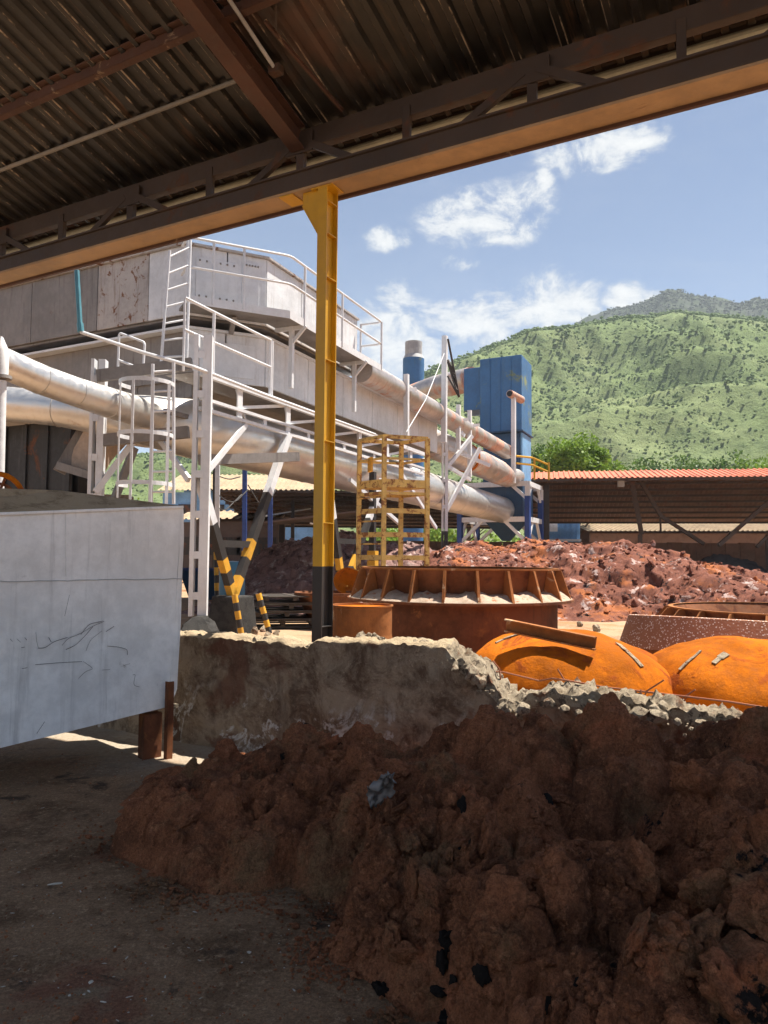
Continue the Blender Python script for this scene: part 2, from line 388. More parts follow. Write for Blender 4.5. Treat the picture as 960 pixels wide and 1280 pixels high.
def _floor(k):
    p = k.pos(); a = k.noise(p, 2.2, 8, .65, .3); b = k.noise(p, 24, 8, .75)
    c = k.mix(k.ramp(a, .35, .55), (.15, .09, .05), (.27, .168, .098)); c = k.mix(k.ramp(b, .5, .7), c, (.4, .27, .165))
    for i, (pc, ps, lo, hi) in enumerate((((.21, .1, .06), .9, .54, .68), ((.25, .19, .125), 1.6, .57, .7), ((.075, .05, .034), 3, .56, .68), ((.5, .47, .4), 38, .74, .755))):
        c = k.mix(k.ramp(k.noise(k.pos((1, 1, 1), (.4 * i, .7, 1.3 * i)), ps, 7, .68, .4), lo, hi), c, pc)
    g = k.math('ADD', k.math('MULTIPLY', k.noise(p, 70, 3, .7), .6), k.math('MULTIPLY', k.noise(p, 170, 2, .6), .4)); gv = k.ramp(g, .36, .64, .72, 1.28); gc = k.new('ShaderNodeCombineXYZ')
    for i_ in range(3): k.l.new(gv, gc.inputs[i_])
    c = k.mix(1., c, gc.outputs[0], 'MULTIPLY')
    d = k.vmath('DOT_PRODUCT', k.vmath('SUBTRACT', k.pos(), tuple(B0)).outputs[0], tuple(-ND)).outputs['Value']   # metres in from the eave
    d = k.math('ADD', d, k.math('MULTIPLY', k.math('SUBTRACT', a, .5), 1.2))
    c = k.mix(k.math('MULTIPLY', k.ramp(d, 1.1, 2.2, 1, 0), k.ramp(b, .3, .6, .55, 1)), c, (.42, .36, .28))          # dust-pale band along the wall foot, painted to brighten the sunlit strip
    h = k.math('ADD', k.noise(p, 30, 9, .72), k.math('MULTIPLY', k.noise(p, 120, 4, .7), .45))
    return dict(c=c, r=.93, n=k.bump(h, .75, .03), s=.12)
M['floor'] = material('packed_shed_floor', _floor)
M['yard'] = earth('yard_ground', ((.24, .15, .09), (.36, .24, .15), (.46, .36, .26)), .4, .4, (((.36, .17, .08), .5, .52, .62), ((.36, .34, .31), .8, .6, .68)))
M['slag'] = earth('slag_heap', ((.11, .042, .032), (.2, .08, .054), (.3, .17, .14)), 2.2, 1.,
    (((.34, .12, .05), .3, .5, .6), ((.46, .35, .32), 1.1, .56, .64), ((.03, .026, .028), 1.8, .58, .66)))
M['slag_mauve'] = earth('mauve_slag', ((.13, .075, .07), (.27, .16, .14), (.45, .34, .31)), 1.5, 1.,
    (((.48, .4, .36), 1.6, .54, .66), ((.035, .028, .03), 1.0, .58, .66)))
M['slag_dark'] = earth('grey_ash', ((.03, .03, .032), (.05, .05, .052), (.075, .073, .072)), 1.5, .6)
M['charcoal'] = earth('charcoal', ((.012, .01, .009), (.02, .016, .014), (.05, .034, .026)), 3, .8)
M['dust'] = earth('pale_dust', ((.34, .25, .18), (.44, .34, .26), (.6, .52, .43)), 4, .8, (((.35, .14, .07), 3, .55, .66),))
# ================================================================== the setting
YZ = 0.2                                    # level of the yard outside
def structure(name, v, f, mat, smooth=False): return tag(mesh_obj(name, v, f, mat, None, smooth, 180), kind='structure')

# floor inside the shed: fine relief near the camera, in the shed frame
sv = np.concatenate([np.linspace(-16, -5, 24), np.arange(-4.96, 6.2, .035), np.linspace(6.3, 16, 20)])
tv = np.concatenate([np.arange(.6, 6.2, .035), np.linspace(6.3, 24, 30)])
gs, gt = np.meshgrid(sv, tv, indexing='ij')
fx = B0.x + BD.x * gs - ND.x * gt; fy = B0.y + BD.y * gs - ND.y * gt
q = np.stack([fx, fy, fx * 0 + .3], -1)
fz = fbm(q * .9, 3) * .018 + fbm(q * 5, 4) * .007 + np.maximum(fbm(q * 16 + 4, 2), .12) * .007 - .012
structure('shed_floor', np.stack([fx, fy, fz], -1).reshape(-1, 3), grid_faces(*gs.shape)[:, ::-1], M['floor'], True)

# ground to the horizon, with the yard's gentle relief
def yard_z(x, y): return YZ + fbm(np.stack([x * .35, y * .35, x * 0 + 5.5], -1), 3) * .035
ys = np.concatenate([np.arange(-.0, 14, .12), np.arange(14, 60, .9), np.geomspace(60, 1300, 26)])
xs = np.concatenate([-np.geomspace(30, 1300, 24)[::-1], np.arange(-29.5, 30, .35), np.geomspace(30.2, 1300, 24)])
g1, g2 = np.meshgrid(xs, ys, indexing='ij')             # g1 along the wall, g2 outward
yx = B0.x + BD.x * g1 + ND.x * (g2 - .8); yy = B0.y + BD.y * g1 + ND.y * (g2 - .8)
yz = np.where(g2 < 60, yard_z(yx, yy), YZ - .05)
structure('yard_ground', np.stack([yx, yy, yz], -1).reshape(-1, 3), grid_faces(*g1.shape), M['yard'], True)
back = [S(-1300, .6, -.06), S(1300, .6, -.06), S(1300, 900, -.06), S(-1300, 900, -.06)]
structure('ground', back, [[0, 3, 2, 1]], M['yard'])

# ---- hills
def hill_mat(name, grass, lush, wood, rock, sc, rock_amt):
    def fn(k):
        p = k.pos((sc, sc, sc)); a = k.noise(p, .006, 6, .6, .5); b = k.noise(p, .05, 8, .72); v = k.noise(p, .14, 5, .7)
        c = k.mix(k.ramp(a, .4, .6), grass, lush); c = k.mix(k.ramp(k.math('ADD', k.math('MULTIPLY', b, .7), k.math('MULTIPLY', v, .3)), .5, .62), c, wood)
        if rock_amt: c = k.mix(k.math('MULTIPLY', k.ramp(k.noise(k.pos((sc, sc, .4 * sc)), .02, 7, .7), .5, .62), rock_amt), c, rock)
        return dict(c=c, r=.95, n=k.bump(b, .8, 3.5), s=.1)
    return material(name, fn)
M['hill'] = hill_mat('hill_grass', (.175, .21, .095), (.13, .175, .07), (.085, .12, .05), (.2, .2, .15), 1.7, .0)
M['mountain'] = hill_mat('mountain_scrub', (.045, .062, .03), (.03, .046, .024), (.016, .026, .016), (.06, .064, .06), 1.4, .6)
def ridge_angle(az, pts):                   # pts: photo pixels of the skyline -> tan(elevation) against azimuth
    A = []
    for (px, py) in pts:
        d = ray(px, py); A.append((math.atan2(d.x, d.y), d.z / math.hypot(d.x, d.y)))
    A = np.array(A); return np.interp(az, A[:, 0], A[:, 1])
HILL = [(-900, 560), (-200, 590), (120, 575), (300, 560), (420, 530), (500, 492), (540, 466), (565, 456), (600, 441), (640, 427), (665, 414), (700, 412), (740, 406), (780, 399), (815, 397), (840, 391),
        (870, 394), (910, 398), (960, 402), (1100, 395), (1400, 440), (2200, 500)]
MOUNT = [(-400, 640), (560, 600), (660, 470), (712, 414), (722, 402), (738, 394), (760, 386), (790, 383), (808, 376), (820, 370), (833, 361), (846, 364), (862, 367), (880, 370), (905, 372), (925, 379), (945, 374), (965, 378), (1050, 392), (1200, 420), (1500, 520), (2200, 600)]
def hill(name, pts, r0, r1, r2, na, nr, amp, mat, jag, pw):
    az = np.linspace(rad(-72), rad(72), na); rr = np.concatenate([np.linspace(r0, r1, nr), np.linspace(r1, r2, nr // 3)[1:]])
    A, Rr = np.meshgrid(az, rr, indexing='ij'); x = np.sin(A) * Rr; y = np.cos(A) * Rr
    top = ridge_angle(az, pts)[:, None] * r1 + 1.6
    u = np.clip((Rr - r0) / (r1 - r0), 0, 1); prof = u ** pw
    q = np.stack([x / 102, y / 102, x * 0 + 1.7], -1)
    rel = ridged(q, 5) * amp * np.sin(np.pi * u) ** .8
    zz = top * prof + rel - amp * .55 * np.sin(np.pi * u) + fbm(q * 7, 3) * jag * u
    zz = np.minimum(zz, (ridge_angle(az, pts)[:, None] * Rr + 1.6) * np.where(u < 1, 1, .98) + fbm(q * 9, 2) * jag)
    dn = np.clip((Rr - r1) / (r2 - r1), 0, 1); zz = zz * (1 - dn * .55)
    zz = np.where(u <= 0, -1, zz)
    o = structure(name, np.stack([x, y, zz], -1).reshape(-1, 3), grid_faces(*A.shape)[:, ::-1], mat, True)
    return x, y, zz, u
hx, hy, hz, hu = hill('hill', HILL, 200, 570, 690, 420, 150, 36, M['hill'], .7, 1.1)
mx, my, mz, mu_ = hill('mountain', MOUNT, 690, 1050, 1240, 420, 90, 30, M['mountain'], 5.4, .9)

# trees over the hill and the mountain: one uncountable mass each
ICO = None
def ico():
    t = (1 + 5 ** .5) / 2
    v = np.array([(-1, t, 0), (1, t, 0), (-1, -t, 0), (1, -t, 0), (0, -1, t), (0, 1, t), (0, -1, -t), (0, 1, -t), (t, 0, -1), (t, 0, 1), (-t, 0, -1), (-t, 0, 1)], float)
    f = np.array([(0, 11, 5), (0, 5, 1), (0, 1, 7), (0, 7, 10), (0, 10, 11), (1, 5, 9), (5, 11, 4), (11, 10, 2), (10, 7, 6), (7, 1, 8), (3, 9, 4), (3, 4, 2), (3, 2, 6), (3, 6, 8), (3, 8, 9), (4, 9, 5), (2, 4, 11), (6, 2, 10), (8, 6, 7), (9, 8, 1)])
    return v / np.linalg.norm(v[0]), f
IV, IF = ico()
def foliage_mat(name, cols, sc):
    def fn(k):
        c = k.mix(k.ramp(k.noise(k.pos((sc, sc, sc)), 1, 2), .35, .65), cols[0], cols[1])
        c = k.mix(k.ramp(k.noise(k.pos((sc * 9, sc * 9, sc * 9)), 1, 3), .5, .75), c, cols[2])
        return dict(c=c, r=.8, s=.2)
    return material(name, fn)
M['hill_tree'] = foliage_mat('hill_tree_leaves', ((.085, .135, .05), (.12, .175, .062), (.16, .215, .078)), .08)
M['mountain_tree'] = foliage_mat('mountain_scrub_leaves', ((.02, .036, .02), (.03, .05, .024), (.042, .062, .03)), .08)
def scatter_trees(name, x, y, z, u, n, rmin, rmax, mat, lo, hi, azlim, label):
    w0 = np.clip(fbm(np.stack([x / 36, y / 36, x * 0 + 3], -1), 4) * 1.5 + .55 + .5 * np.exp(-((u - .33) / .2) ** 2), .03, 2)
    az = np.arctan2(x, y); w0 = w0 * (u > lo) * (u < hi) * (az > azlim[0]) * (az < azlim[1]) * np.hypot(x, y)
    pr = (w0 / w0.sum()).ravel(); id_ = RS.choice(pr.size, n, p=pr)
    X = x.ravel()[id_] + RS.normal(size=n) * 2.5; Y = y.ravel()[id_] + RS.normal(size=n) * 2; Z = z.ravel()[id_]
    r = (rmin + (rmax - rmin) * RS.rand(n) ** 2.6) * np.hypot(X, Y) / 900
    k = 1; vs = []; fs = []
    for j in range(k):
        off = RS.normal(size=(n, 3)) * r[:, None] * (.45 if j else .0)
        rr = r * (1 if j == 0 else .7)
        V = IV[None] * (rr[:, None, None] * (.75 + .5 * RS.rand(n, 12, 1))) * np.array([1, 1, .85])
        V = V + np.stack([X, Y, Z + r * .5], -1)[:, None] + off[:, None]
        vs.append(V.reshape(-1, 3)); fs.append((IF[None] + (np.arange(n) * 12)[:, None, None]).reshape(-1, 3) + j * n * 12)
    o = mesh_obj(name, np.concatenate(vs), np.concatenate(fs), mat, None, False)
    return tag(o, label, 'trees', kind='stuff')
scatter_trees('hill_trees', hx, hy, hz, hu, 60000, .5, 2.3, M['hill_tree'], .02, 1.0, (rad(-32), rad(34)), 'scattered green trees and scrub covering the near hillside')
scatter_trees('mountain_trees', mx, my, mz, mu_, 9000, .7, 2.0, M['mountain_tree'], .5, 1.0, (rad(8), rad(34)), 'dark scrub on the far mountain ridge')

# ================================================================== the open shed we stand in
RZ0, RSL = 5.88, 0.3
def rz(t): return RZ0 + RSL * t
shed = empty('open_shed', S(0, 0, 0), 'open steel shed with sooty corrugated roof, rusty truss and yellow post', 'shed')
# roof sheets: trapezoid ribs, one mesh shared by alike sheets
def sheet_mesh(width, length, pitch, h, mat, name, seg=1):
    n = int(round(width / pitch)); xs_, zs_ = [], []
    for i in range(n):
        for (a, b) in ((0, 0), (.50, 0), (.62, 1), (.88, 1)): xs_.append((i + a) * pitch); zs_.append(b * h)
    xs_.append(n * pitch); zs_.append(0.)
    vs, fs = [], []
    m = len(xs_)
    for j in range(seg + 1):
        for x, z in zip(xs_, zs_): vs.append((x, length * j / seg, z))
    for j in range(seg):
        for i in range(m - 1): fs.append((j * m + i, j * m + i + 1, (j + 1) * m + i + 1, (j + 1) * m + i))
    me = bpy.data.meshes.new(name); me.from_pydata(vs, [], fs); me.materials.append(mat); me.update(); return me
def place_sheet(name, me, o_, xdir, ydir, parent, thick=0):
    o = bpy.data.objects.new(name, me); COL.objects.link(o)
    x = Vector(xdir).normalized(); y = Vector(ydir).normalized(); z = x.cross(y).normalized()
    o.matrix_world = Matrix.Translation(Vector(o_)) @ Matrix((x, y, z)).transposed().to_4x4()
    if parent is not None:
        o.parent = parent; o.matrix_parent_inverse = parent.matrix_basis.inverted()
    return o
slope_dir = (-ND + Vector((0, 0, RSL))).normalized()
L = math.hypot(1, RSL)
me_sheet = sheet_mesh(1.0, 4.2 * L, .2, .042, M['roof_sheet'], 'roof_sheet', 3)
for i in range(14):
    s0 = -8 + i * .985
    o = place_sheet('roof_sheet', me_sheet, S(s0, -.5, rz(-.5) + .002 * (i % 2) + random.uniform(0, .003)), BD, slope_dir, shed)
deck = sheet_mesh(6.8, 1.8 * L, .2, .042, M['roof_sheet'], 'unseen_roof_deck', 1)  # unseen rear of the roof, cut short so sky and sun fill the shed
for s0 in (-8., -1.2): place_sheet('unseen_roof_deck', deck, S(s0, 3.6, rz(3.6) + .02), BD, slope_dir, shed)
# eave beam: dark channel, soffit plate coloured paler for bounce light, and a lip
ZB = 5.07
mb = MB()
mb.hexa([S(-8.1, .115, ZB + .025), S(5.7, .115, ZB + .025), S(5.7, -.15, ZB + .025), S(-8.1, -.15, ZB + .025), S(-8.1, .115, ZB + .2), S(5.7, .115, ZB + .2), S(5.7, -.15, ZB + .2), S(-8.1, -.15, ZB + .2)])
mb.build('eave_beam', M['dark_steel'], shed, bevel=.012)
mb = MB(); mb.bar(S(-8.1, -.018, ZB + .0115), S(5.7, -.018, ZB + .0115), .268, .023); mb.build('soffit_plate', M['beam'], shed)
mb = MB(); mb.bar(S(-8.1, -.172, ZB + .005), S(5.7, -.172, ZB + .005), .035, .07); mb.build('beam_lip', M['rafter'], shed)
mb = MB(); mb.bar(S(-8.1, .13, ZB + .19), S(5.7, .13, ZB + .19), .03, .02); mb.build('beam_lip', M['dark_steel'], shed)
# truss over it
tz = 5.685
mb = MB(); mb.bar(S(-8.1, -.1, tz), S(5.7, -.1, tz), .1, .19); mb.build('truss_chord', M['dark_steel'], shed, bevel=.008)
mb = MB(); mb.bar(S(-8.1, -.1, ZB + .235), S(5.7, -.1, ZB + .235), .1, .06); mb.build('truss_chord', M['dark_steel'], shed)
for k in range(-3, 3):
    s0 = -1.0 + 2.35 * k
    mb = MB(); mb.bar(S(s0, -.06, ZB + .2), S(s0, -.06, tz), .08, .07); mb.build('truss_vertical', M['dark_steel'], shed)
    mb = MB(); mb.bar(S(s0 + 1.17, -.06, ZB + .2), S(s0 + 1.17, -.06, tz), .07, .06); mb.build('truss_vertical', M['dark_steel'], shed)
    for sg in (-1, 1):
        mb = MB(); mb.bar(S(s0 + sg * .06, -.03, tz - .05), S(s0 + sg * .7, -.03, ZB + .21), .05, .07); mb.build('truss_diagonal', M['dark_steel'], shed)
    mb = MB(); mb.box(S(s0, -.02, tz - .06), (.32, .02, .2), BD); mb.build('gusset_plate', M['dark_steel'], shed)
# grey-green conduit behind the truss, purlins and pipes under the sheets
mb = MB(); mb.tube([S(-8.1, -.36, 5.62), S(5.7, -.36, 5.62)], .035, 10); mb.build('conduit', paint('grey_green_conduit', (.3, .32, .27), amt=.1), shed, True)
T_CAM = t_of(CAM)
def roof_t(px, py, drop=0.):                # how far in a photo pixel meets the roof plane
    d = ray(px, py); k = (RZ0 + RSL * T_CAM - drop - CAM.z) / (d.z + RSL * d.dot(ND)); return t_of(CAM + d * k)
def purlin(t, wd, dp_, name, mat):
    m_ = MB(); z = rz(t) - .006
    m_.bar(S(-8.1, t, z - dp_ / 2), S(5.7, t, z - dp_ / 2), .012, dp_)
    m_.bar(S(-8.1, t - wd / 2, z - dp_), S(5.7, t - wd / 2, z - dp_), wd, .012)
    m_.bar(S(-8.1, t + wd / 2, z - .01), S(5.7, t + wd / 2, z - .01), wd, .012)
    return m_.build(name, mat, shed)
tp1 = roof_t(0, 140, .08); purlin(tp1, .07, .11, 'purlin', M['rafter']); purlin(-.42, .05, .08, 'purlin', M['dark_steel'])
for t in (tp1 + 1.9, 5.2): purlin(t, .07, .11, 'purlin', M['dark_steel'])
tp2 = roof_t(0, 213, .06); mb = MB(); mb.tube([S(-8.1, tp2, rz(tp2) - .06), S(-1.12, tp2, rz(tp2) - .06)], .022, 8); mb.build('roof_pipe', paint('grey_pipe', (.2, .19, .17), amt=.2), shed, True)
for s0 in (-1.0, -6.9, 4.9):
    mb = MB(); a = S(s0, .0, rz(.0) - .22); b = S(s0, 5.35, rz(5.35) - .22)
    up = Vector((0, 0, 1))
    mb.bar(a, b, .012, .22); mb.bar(a + up * .11, b + up * .11, .16, .014); mb.bar(a - up * .11, b - up * .11, .16, .014)
    mb.build('rafter', M['rafter'], shed)
# lamp conduit with its box beside the rafter, and a hanging rod
def on_roof(px, py, drop): t = roof_t(px, py, drop); return PT(px, py, t)
j0_, j1_ = on_roof(345, 88, .14), on_roof(283, -6, .14)
mb = MB(); mb.tube([j1_, j0_], .018, 8); mb.build('lamp_conduit', M['chimney'], shed, True)
mb = MB(); mb.box(j0_, (.12, .09, .08), BD); mb.build('junction_box', M['dark_steel'], shed, bevel=.01)
mb = MB(); mb.bar(on_roof(331, 26, .1), on_roof(428, 138, .1), .025, .03); mb.build('stay_rod', M['rafter'], shed)
mb = MB(); mb.bar(on_roof(345, 0, .03), on_roof(345, 38, .12), .02, .02); mb.build('stay_rod', M['dark_steel'], shed)
# posts: I sections 100 x 190, yellow above black
def post(s0, full):
    zb = YZ - .25; zy = 1.6 - (708 - 694.5) / 960 * 7.1
    def isec(z0, z1):
        m_ = MB()
        for tt in (.095, -.095):
            m_.box(S(s0, tt * .94, (z0 + z1) / 2), (.105, .012, z1 - z0), BD)
        m_.box(S(s0, 0, (z0 + z1) / 2), (.009, .176, z1 - z0), BD); return m_
    pc = isec(zy, ZB).build('post', M['yellow'], shed)
    isec(zb, zy - .001).build('post_base', M['black'], pc)
    if full:
        for z in (4.93, 4.62, 4.2, 3.42, 2.66, 1.9):
            for sg in (-1, 1):
                mb = MB(); mb.box(S(s0 + sg * .028, 0, z), (.046, .172, .008), BD); mb.build('stiffener', M['yellow'], pc)
        for z in (.95,):
            mb = MB(); mb.box(S(s0 + .028, 0, z), (.046, .172, .008), BD); mb.build('stiffener', M['black'], pc)
        # haunch bracket to the left of the head
        mb = MB()
        for tt in (-.05, .05):
            pr = [(s0 - .055, ZB - .46), (s0 - .055, ZB), (s0 - .25, ZB), (s0 - .25, ZB - .12)]
            k0 = len(mb.v)
            vs = [S(a, tt + .006, z) for a, z in pr] + [S(a, tt - .006, z) for a, z in pr]
            mb.add(vs, [(0, 1, 2, 3), (7, 6, 5, 4), (0, 4, 5, 1), (1, 5, 6, 2), (2, 6, 7, 3), (3, 7, 4, 0)])
        mb.bar(S(s0 - .05, 0, ZB - .47), S(s0 - .255, 0, ZB - .125), .12, .012)
        mb.build('haunch', M['yellow'], shed)
        mb = MB(); mb.box(S(s0 - .01, 0, ZB - .007), (.24, .2, .012), BD); mb.build('cap_plate', M['yellow'], pc)
        mb = MB(); mb.box(S(s0 - .42, .0, ZB - .007), (.16, .22, .01), BD); mb.build('splice_plate', M['yellow'], shed)
post(-.64, True); post(-7.2, False); post(5.4, False)

# ================================================================== the broken concrete wall
WT0, WT1 = .92, .68
prof = [(-300, 770), (100, 790), (222, 797), (262, 800), (300, 801), (340, 805), (372, 810), (384, 812), (398, 805), (430, 806), (450, 804), (470, 810), (492, 806), (520, 807), (552, 812), (560, 822), (575, 833), (590, 842),
        (605, 856), (620, 872), (632, 886), (650, 884), (690, 878), (730, 880), (775, 886), (830, 897), (880, 906), (960, 920), (1060, 940), (1300, 965)]
PS = np.array([[s_of(p), p.z] for p in (PT(a, b, WT0) for a, b in prof)])
S_BREAK = s_of(PT(556, 812, WT0))
ws = np.arange(-6.5, 4.6, .022); wh = np.interp(ws, PS[:, 0], PS[:, 1])
wh = wh + fbm(np.stack([ws * 5, ws * 0, ws * 0 + .5], -1), 3) * .014 + np.round(fbm(np.stack([ws * 7, ws * 0 + 3, ws * 0 + .5], -1), 2) * 3) * .011
cross = []      # (t, zfrac, toplevel)
nf, nt = 34, 18
Tt = np.concatenate([np.full(nf, WT0), np.linspace(WT0, WT1, nt + 2)[1:-1], np.full(10, WT1)])
Zf = np.concatenate([np.linspace(0, 1, nf), np.ones(nt), np.linspace(1, 0, 10)])
G, Tg = np.meshgrid(ws, Tt, indexing='ij'); Zg = np.broadcast_to(Zf, G.shape) * (wh[:, None] + .05) - .05
broken = 1 / (1 + np.exp(-(G - S_BREAK) / .03))
x = B0.x + BD.x * G - ND.x * Tg; y = B0.y + BD.y * G - ND.y * Tg
q = np.stack([x, y, Zg], -1)
nz = fbm(q * 8, 4) * .024 + fbm(q * 1.6, 3) * .035 + np.minimum(fbm(q * 3.1 + 8, 3), 0) * .05
top = np.broadcast_to(Zf >= .999, G.shape)
rough_top = (ridged(q * 6, 4) * .02 + fbm(q * 22, 2) * .02)
Zg = Zg + np.where(top, rough_top * (.8 + 2.0 * broken), 0) + np.where(top, broken * fbm(q * 9, 3) * .06 + (1 - broken) * (.02 - np.abs((Tg - .80) / .12) ** 4 * .03), 0)
front = np.broadcast_to(np.concatenate([np.ones(nf), np.zeros(nt), -np.ones(10)]), G.shape)
x = x - ND.x * nz * front; y = y - ND.y * nz * front
wall = mesh_obj('broken_concrete_wall', np.stack([x, y, Zg], -1).reshape(-1, 3), grid_faces(*G.shape), [M['wall'], M['fracture']], None, True, 60)
tag(wall, 'low stained concrete wall with its right end broken to rubble', 'wall')
# broken end shows pale aggregate
mi = []
fidx = grid_faces(*G.shape); gflat = G.ravel(); tflat = top.ravel(); zrel = (Zg / np.maximum(wh[:, None], .05)).ravel()
for fc in fidx:
    mi.append(1 if (tflat[fc].any() and gflat[fc].mean() > S_BREAK) else 0)
wall.data.polygons.foreach_set('material_index', mi)

def rock_meshes(name, mat, n, sub=2, amp=.35, soft=False):
    out = []
    import bmesh
    for i in range(n):
        bm = bmesh.new(); bmesh.ops.create_icosphere(bm, subdivisions=sub, radius=1)
        vs = np.array([v.co[:] for v in bm.verts])
        sc_ = np.array([1, RS.uniform(.6, .95), RS.uniform(.45, .8)])
        d = 1 + fbm(vs * 1.3 + i * 7.7, 3) * amp * 1.6
        if soft: d = d + (.3 - np.abs(perlin(vs * 2.6 + i))) * .45 + fbm(vs * 6 + i, 3) * .17 + fbm(vs * 17 + i, 2) * .06
        for pl in range(0 if soft else 5):                 # knock facets off
            nn = RS.normal(size=3); nn /= np.linalg.norm(nn); k = vs @ nn; d = np.minimum(d, np.where(k > .5, .72 / np.maximum(k, .5), 9))
        for v, c in zip(bm.verts, vs * d[:, None] * sc_): v.co = c
        me = bpy.data.meshes.new(name); bm.to_mesh(me); bm.free(); me.materials.append(mat); out.append(me)
        if soft: me.polygons.foreach_set('use_smooth', [True] * len(me.polygons))
    return out
def place(me, name, loc, scale, parent=None, rot=None):
    o = bpy.data.objects.new(name, me); COL.objects.link(o); o.location = loc
    o.rotation_euler = rot if rot is not None else [random.uniform(0, 6.28) for _ in range(3)]
    o.scale = (scale,) * 3 if not isinstance(scale, (tuple, list)) else scale
    parent_to(o, parent); return o
chunk = rock_meshes('concrete_chunk', M['fracture'], 6)
def wall_h(s): return float(np.interp(s, PS[:, 0], PS[:, 1]))
for i in range(105):
    s0 = random.uniform(S_BREAK, 4.2); t0 = random.uniform(.6, 1.0); sz = random.choice([.03, .04, .05, .06, .08])
    place(random.choice(chunk), 'concrete_chunk', S(s0, t0, wall_h(s0) + random.uniform(-.01, .03)), sz, wall)
for i in range(16):
    s0 = random.uniform(-2, S_BREAK); t0 = random.uniform(.7, .9); place(random.choice(chunk), 'concrete_chunk', S(s0, t0, wall_h(s0) + .02), random.uniform(.02, .04), wall)
for px in (459, 470, 478, 484): p = PT(px, 802, .66); place(random.choice(chunk), 'concrete_chunk', S(s_of(p), .76, wall_h(s_of(p)) + .025), .055, wall)
p = PT(572, 815, .7); place(chunk[0], 'concrete_slab', p, (.1, .06, .09), wall, (0.2, .1, .4))
vs, fs = [], []
for i in range(1100):
    s0 = S_BREAK + (4.3 - S_BREAK) * random.random() if i < 850 else random.uniform(-3, S_BREAK); t0 = random.uniform(.62, 1.0 if i < 850 else .9); r = .006 + .03 * random.random() ** 3
    p = S(s0, t0, wall_h(s0) + random.uniform(-.01, .05) * (1 if i < 850 else .5) - max(0, t0 - .92) * .8); vs.append(IV * r * (.55 + .9 * RS.rand(12, 1)) + np.array(tuple(p))); fs.append(IF + 12 * i)
tag(mesh_obj('rubble', np.concatenate(vs), np.concatenate(fs), M['fracture'], wall), kind='stuff')
# rebar
reb = [(545, 833), (590, 838), (629, 840), (674, 851), (690, 848), (706, 850), (756, 859), (800, 864), (860, 871), (910, 877), (960, 885), (1010, 893)]
mb = MB(); mb.tube([PT(a, b, .72 + .05 * math.sin(i * 1.7)) for i, (a, b) in enumerate(reb)], .006, 6); mb.build('rebar', M['wire'], wall, True)
for st in ([(616, 826), (624, 836), (627, 858)], [(697, 836), (706, 851)], [(830, 850), (808, 864), (803, 878)], [(869, 862), (854, 872), (849, 884), (860, 870), (874, 874)], [(868, 884), (880, 896)], [(640, 876), (648, 890), (662, 884)],
           [(801, 862), (804, 884), (840, 892)]):
    mb = MB(); mb.tube([PT(a, b, .74) for a, b in st], .0055, 6); mb.build('rebar', M['wire'], wall, True)

# ================================================================== heaps
def tps(ctrl, x, y, reg=1e-3):
    c = np.array(ctrl, float); n = len(c)
    def U(r2): return np.where(r2 > 0, r2 * np.log(np.maximum(r2, 1e-12)), 0)
    d2 = ((c[:, None, :2] - c[None, :, :2]) ** 2).sum(-1)
    A = np.zeros((n + 3, n + 3)); A[:n, :n] = U(d2) + np.eye(n) * reg; A[:n, n] = 1; A[:n, n + 1:] = c[:, :2]; A[n:, :n] = A[:n, n:].T
    wv = np.linalg.solve(A, np.concatenate([c[:, 2], np.zeros(3)]))
    o = wv[n] + wv[n + 1] * x + wv[n + 2] * y
    for i in range(n): o = o + wv[i] * U((x - c[i, 0]) ** 2 + (y - c[i, 1]) ** 2)
    return o
def lumps(h, X, Y, step, x0, y0, n, r0, r1, hf, warp, seed, weight=None, sharp=2.0):
    rs = np.random.RandomState(seed); out = h.copy(); nx, ny = h.shape
    wx = X + fbm(np.stack([X * warp, Y * warp, X * 0 + seed], -1), 3) * .35 / warp
    wy = Y + fbm(np.stack([X * warp + 31, Y * warp, X * 0 + seed], -1), 3) * .35 / warp
    for i in range(n):
        r = r0 + (r1 - r0) * rs.rand() ** 1.5; cx = x0 + rs.rand() * (nx - 1) * step; cy = y0 + rs.rand() * (ny - 1) * step
        i0 = max(0, int((cx - x0 - 1.6 * r) / step)); i1 = min(nx, int((cx - x0 + 1.6 * r) / step) + 2)
        j0 = max(0, int((cy - y0 - 1.6 * r) / step)); j1 = min(ny, int((cy - y0 + 1.6 * r) / step) + 2)
        if i1 <= i0 or j1 <= j0: continue
        an = rs.rand() * 3.14; st = rs.uniform(.65, 1.)
        dx = wx[i0:i1, j0:j1] - cx; dy = wy[i0:i1, j0:j1] - cy
        e = ((dx * math.cos(an) + dy * math.sin(an)) / r) ** 2 + ((-dx * math.sin(an) + dy * math.cos(an)) / (r * st)) ** 2
        ci = min(nx - 1, max(0, int((cx - x0) / step))); cj = min(ny - 1, max(0, int((cy - y0) / step)))
        hc = h[ci, cj]
        dome = np.sqrt(np.maximum(0, 1 - np.minimum(e, 1) ** (sharp / 2)))
        # domes follow the base slope under them
        cand = h[i0:i1, j0:j1] * .7 + hc * .3 + r * hf * (dome - .25) * rs.uniform(.6, 1.1)
        sub = out[i0:i1, j0:j1]; out[i0:i1, j0:j1] = np.where(e < 1, np.maximum(sub, cand), sub)
    return out
def normals_of(X, Y, Z):
    P3 = np.stack([X, Y, Z], -1); a = np.gradient(P3, axis=0); b = np.gradient(P3, axis=1); nn = np.cross(a, b)
    return nn / np.maximum(np.linalg.norm(nn, axis=-1, keepdims=True), 1e-9)
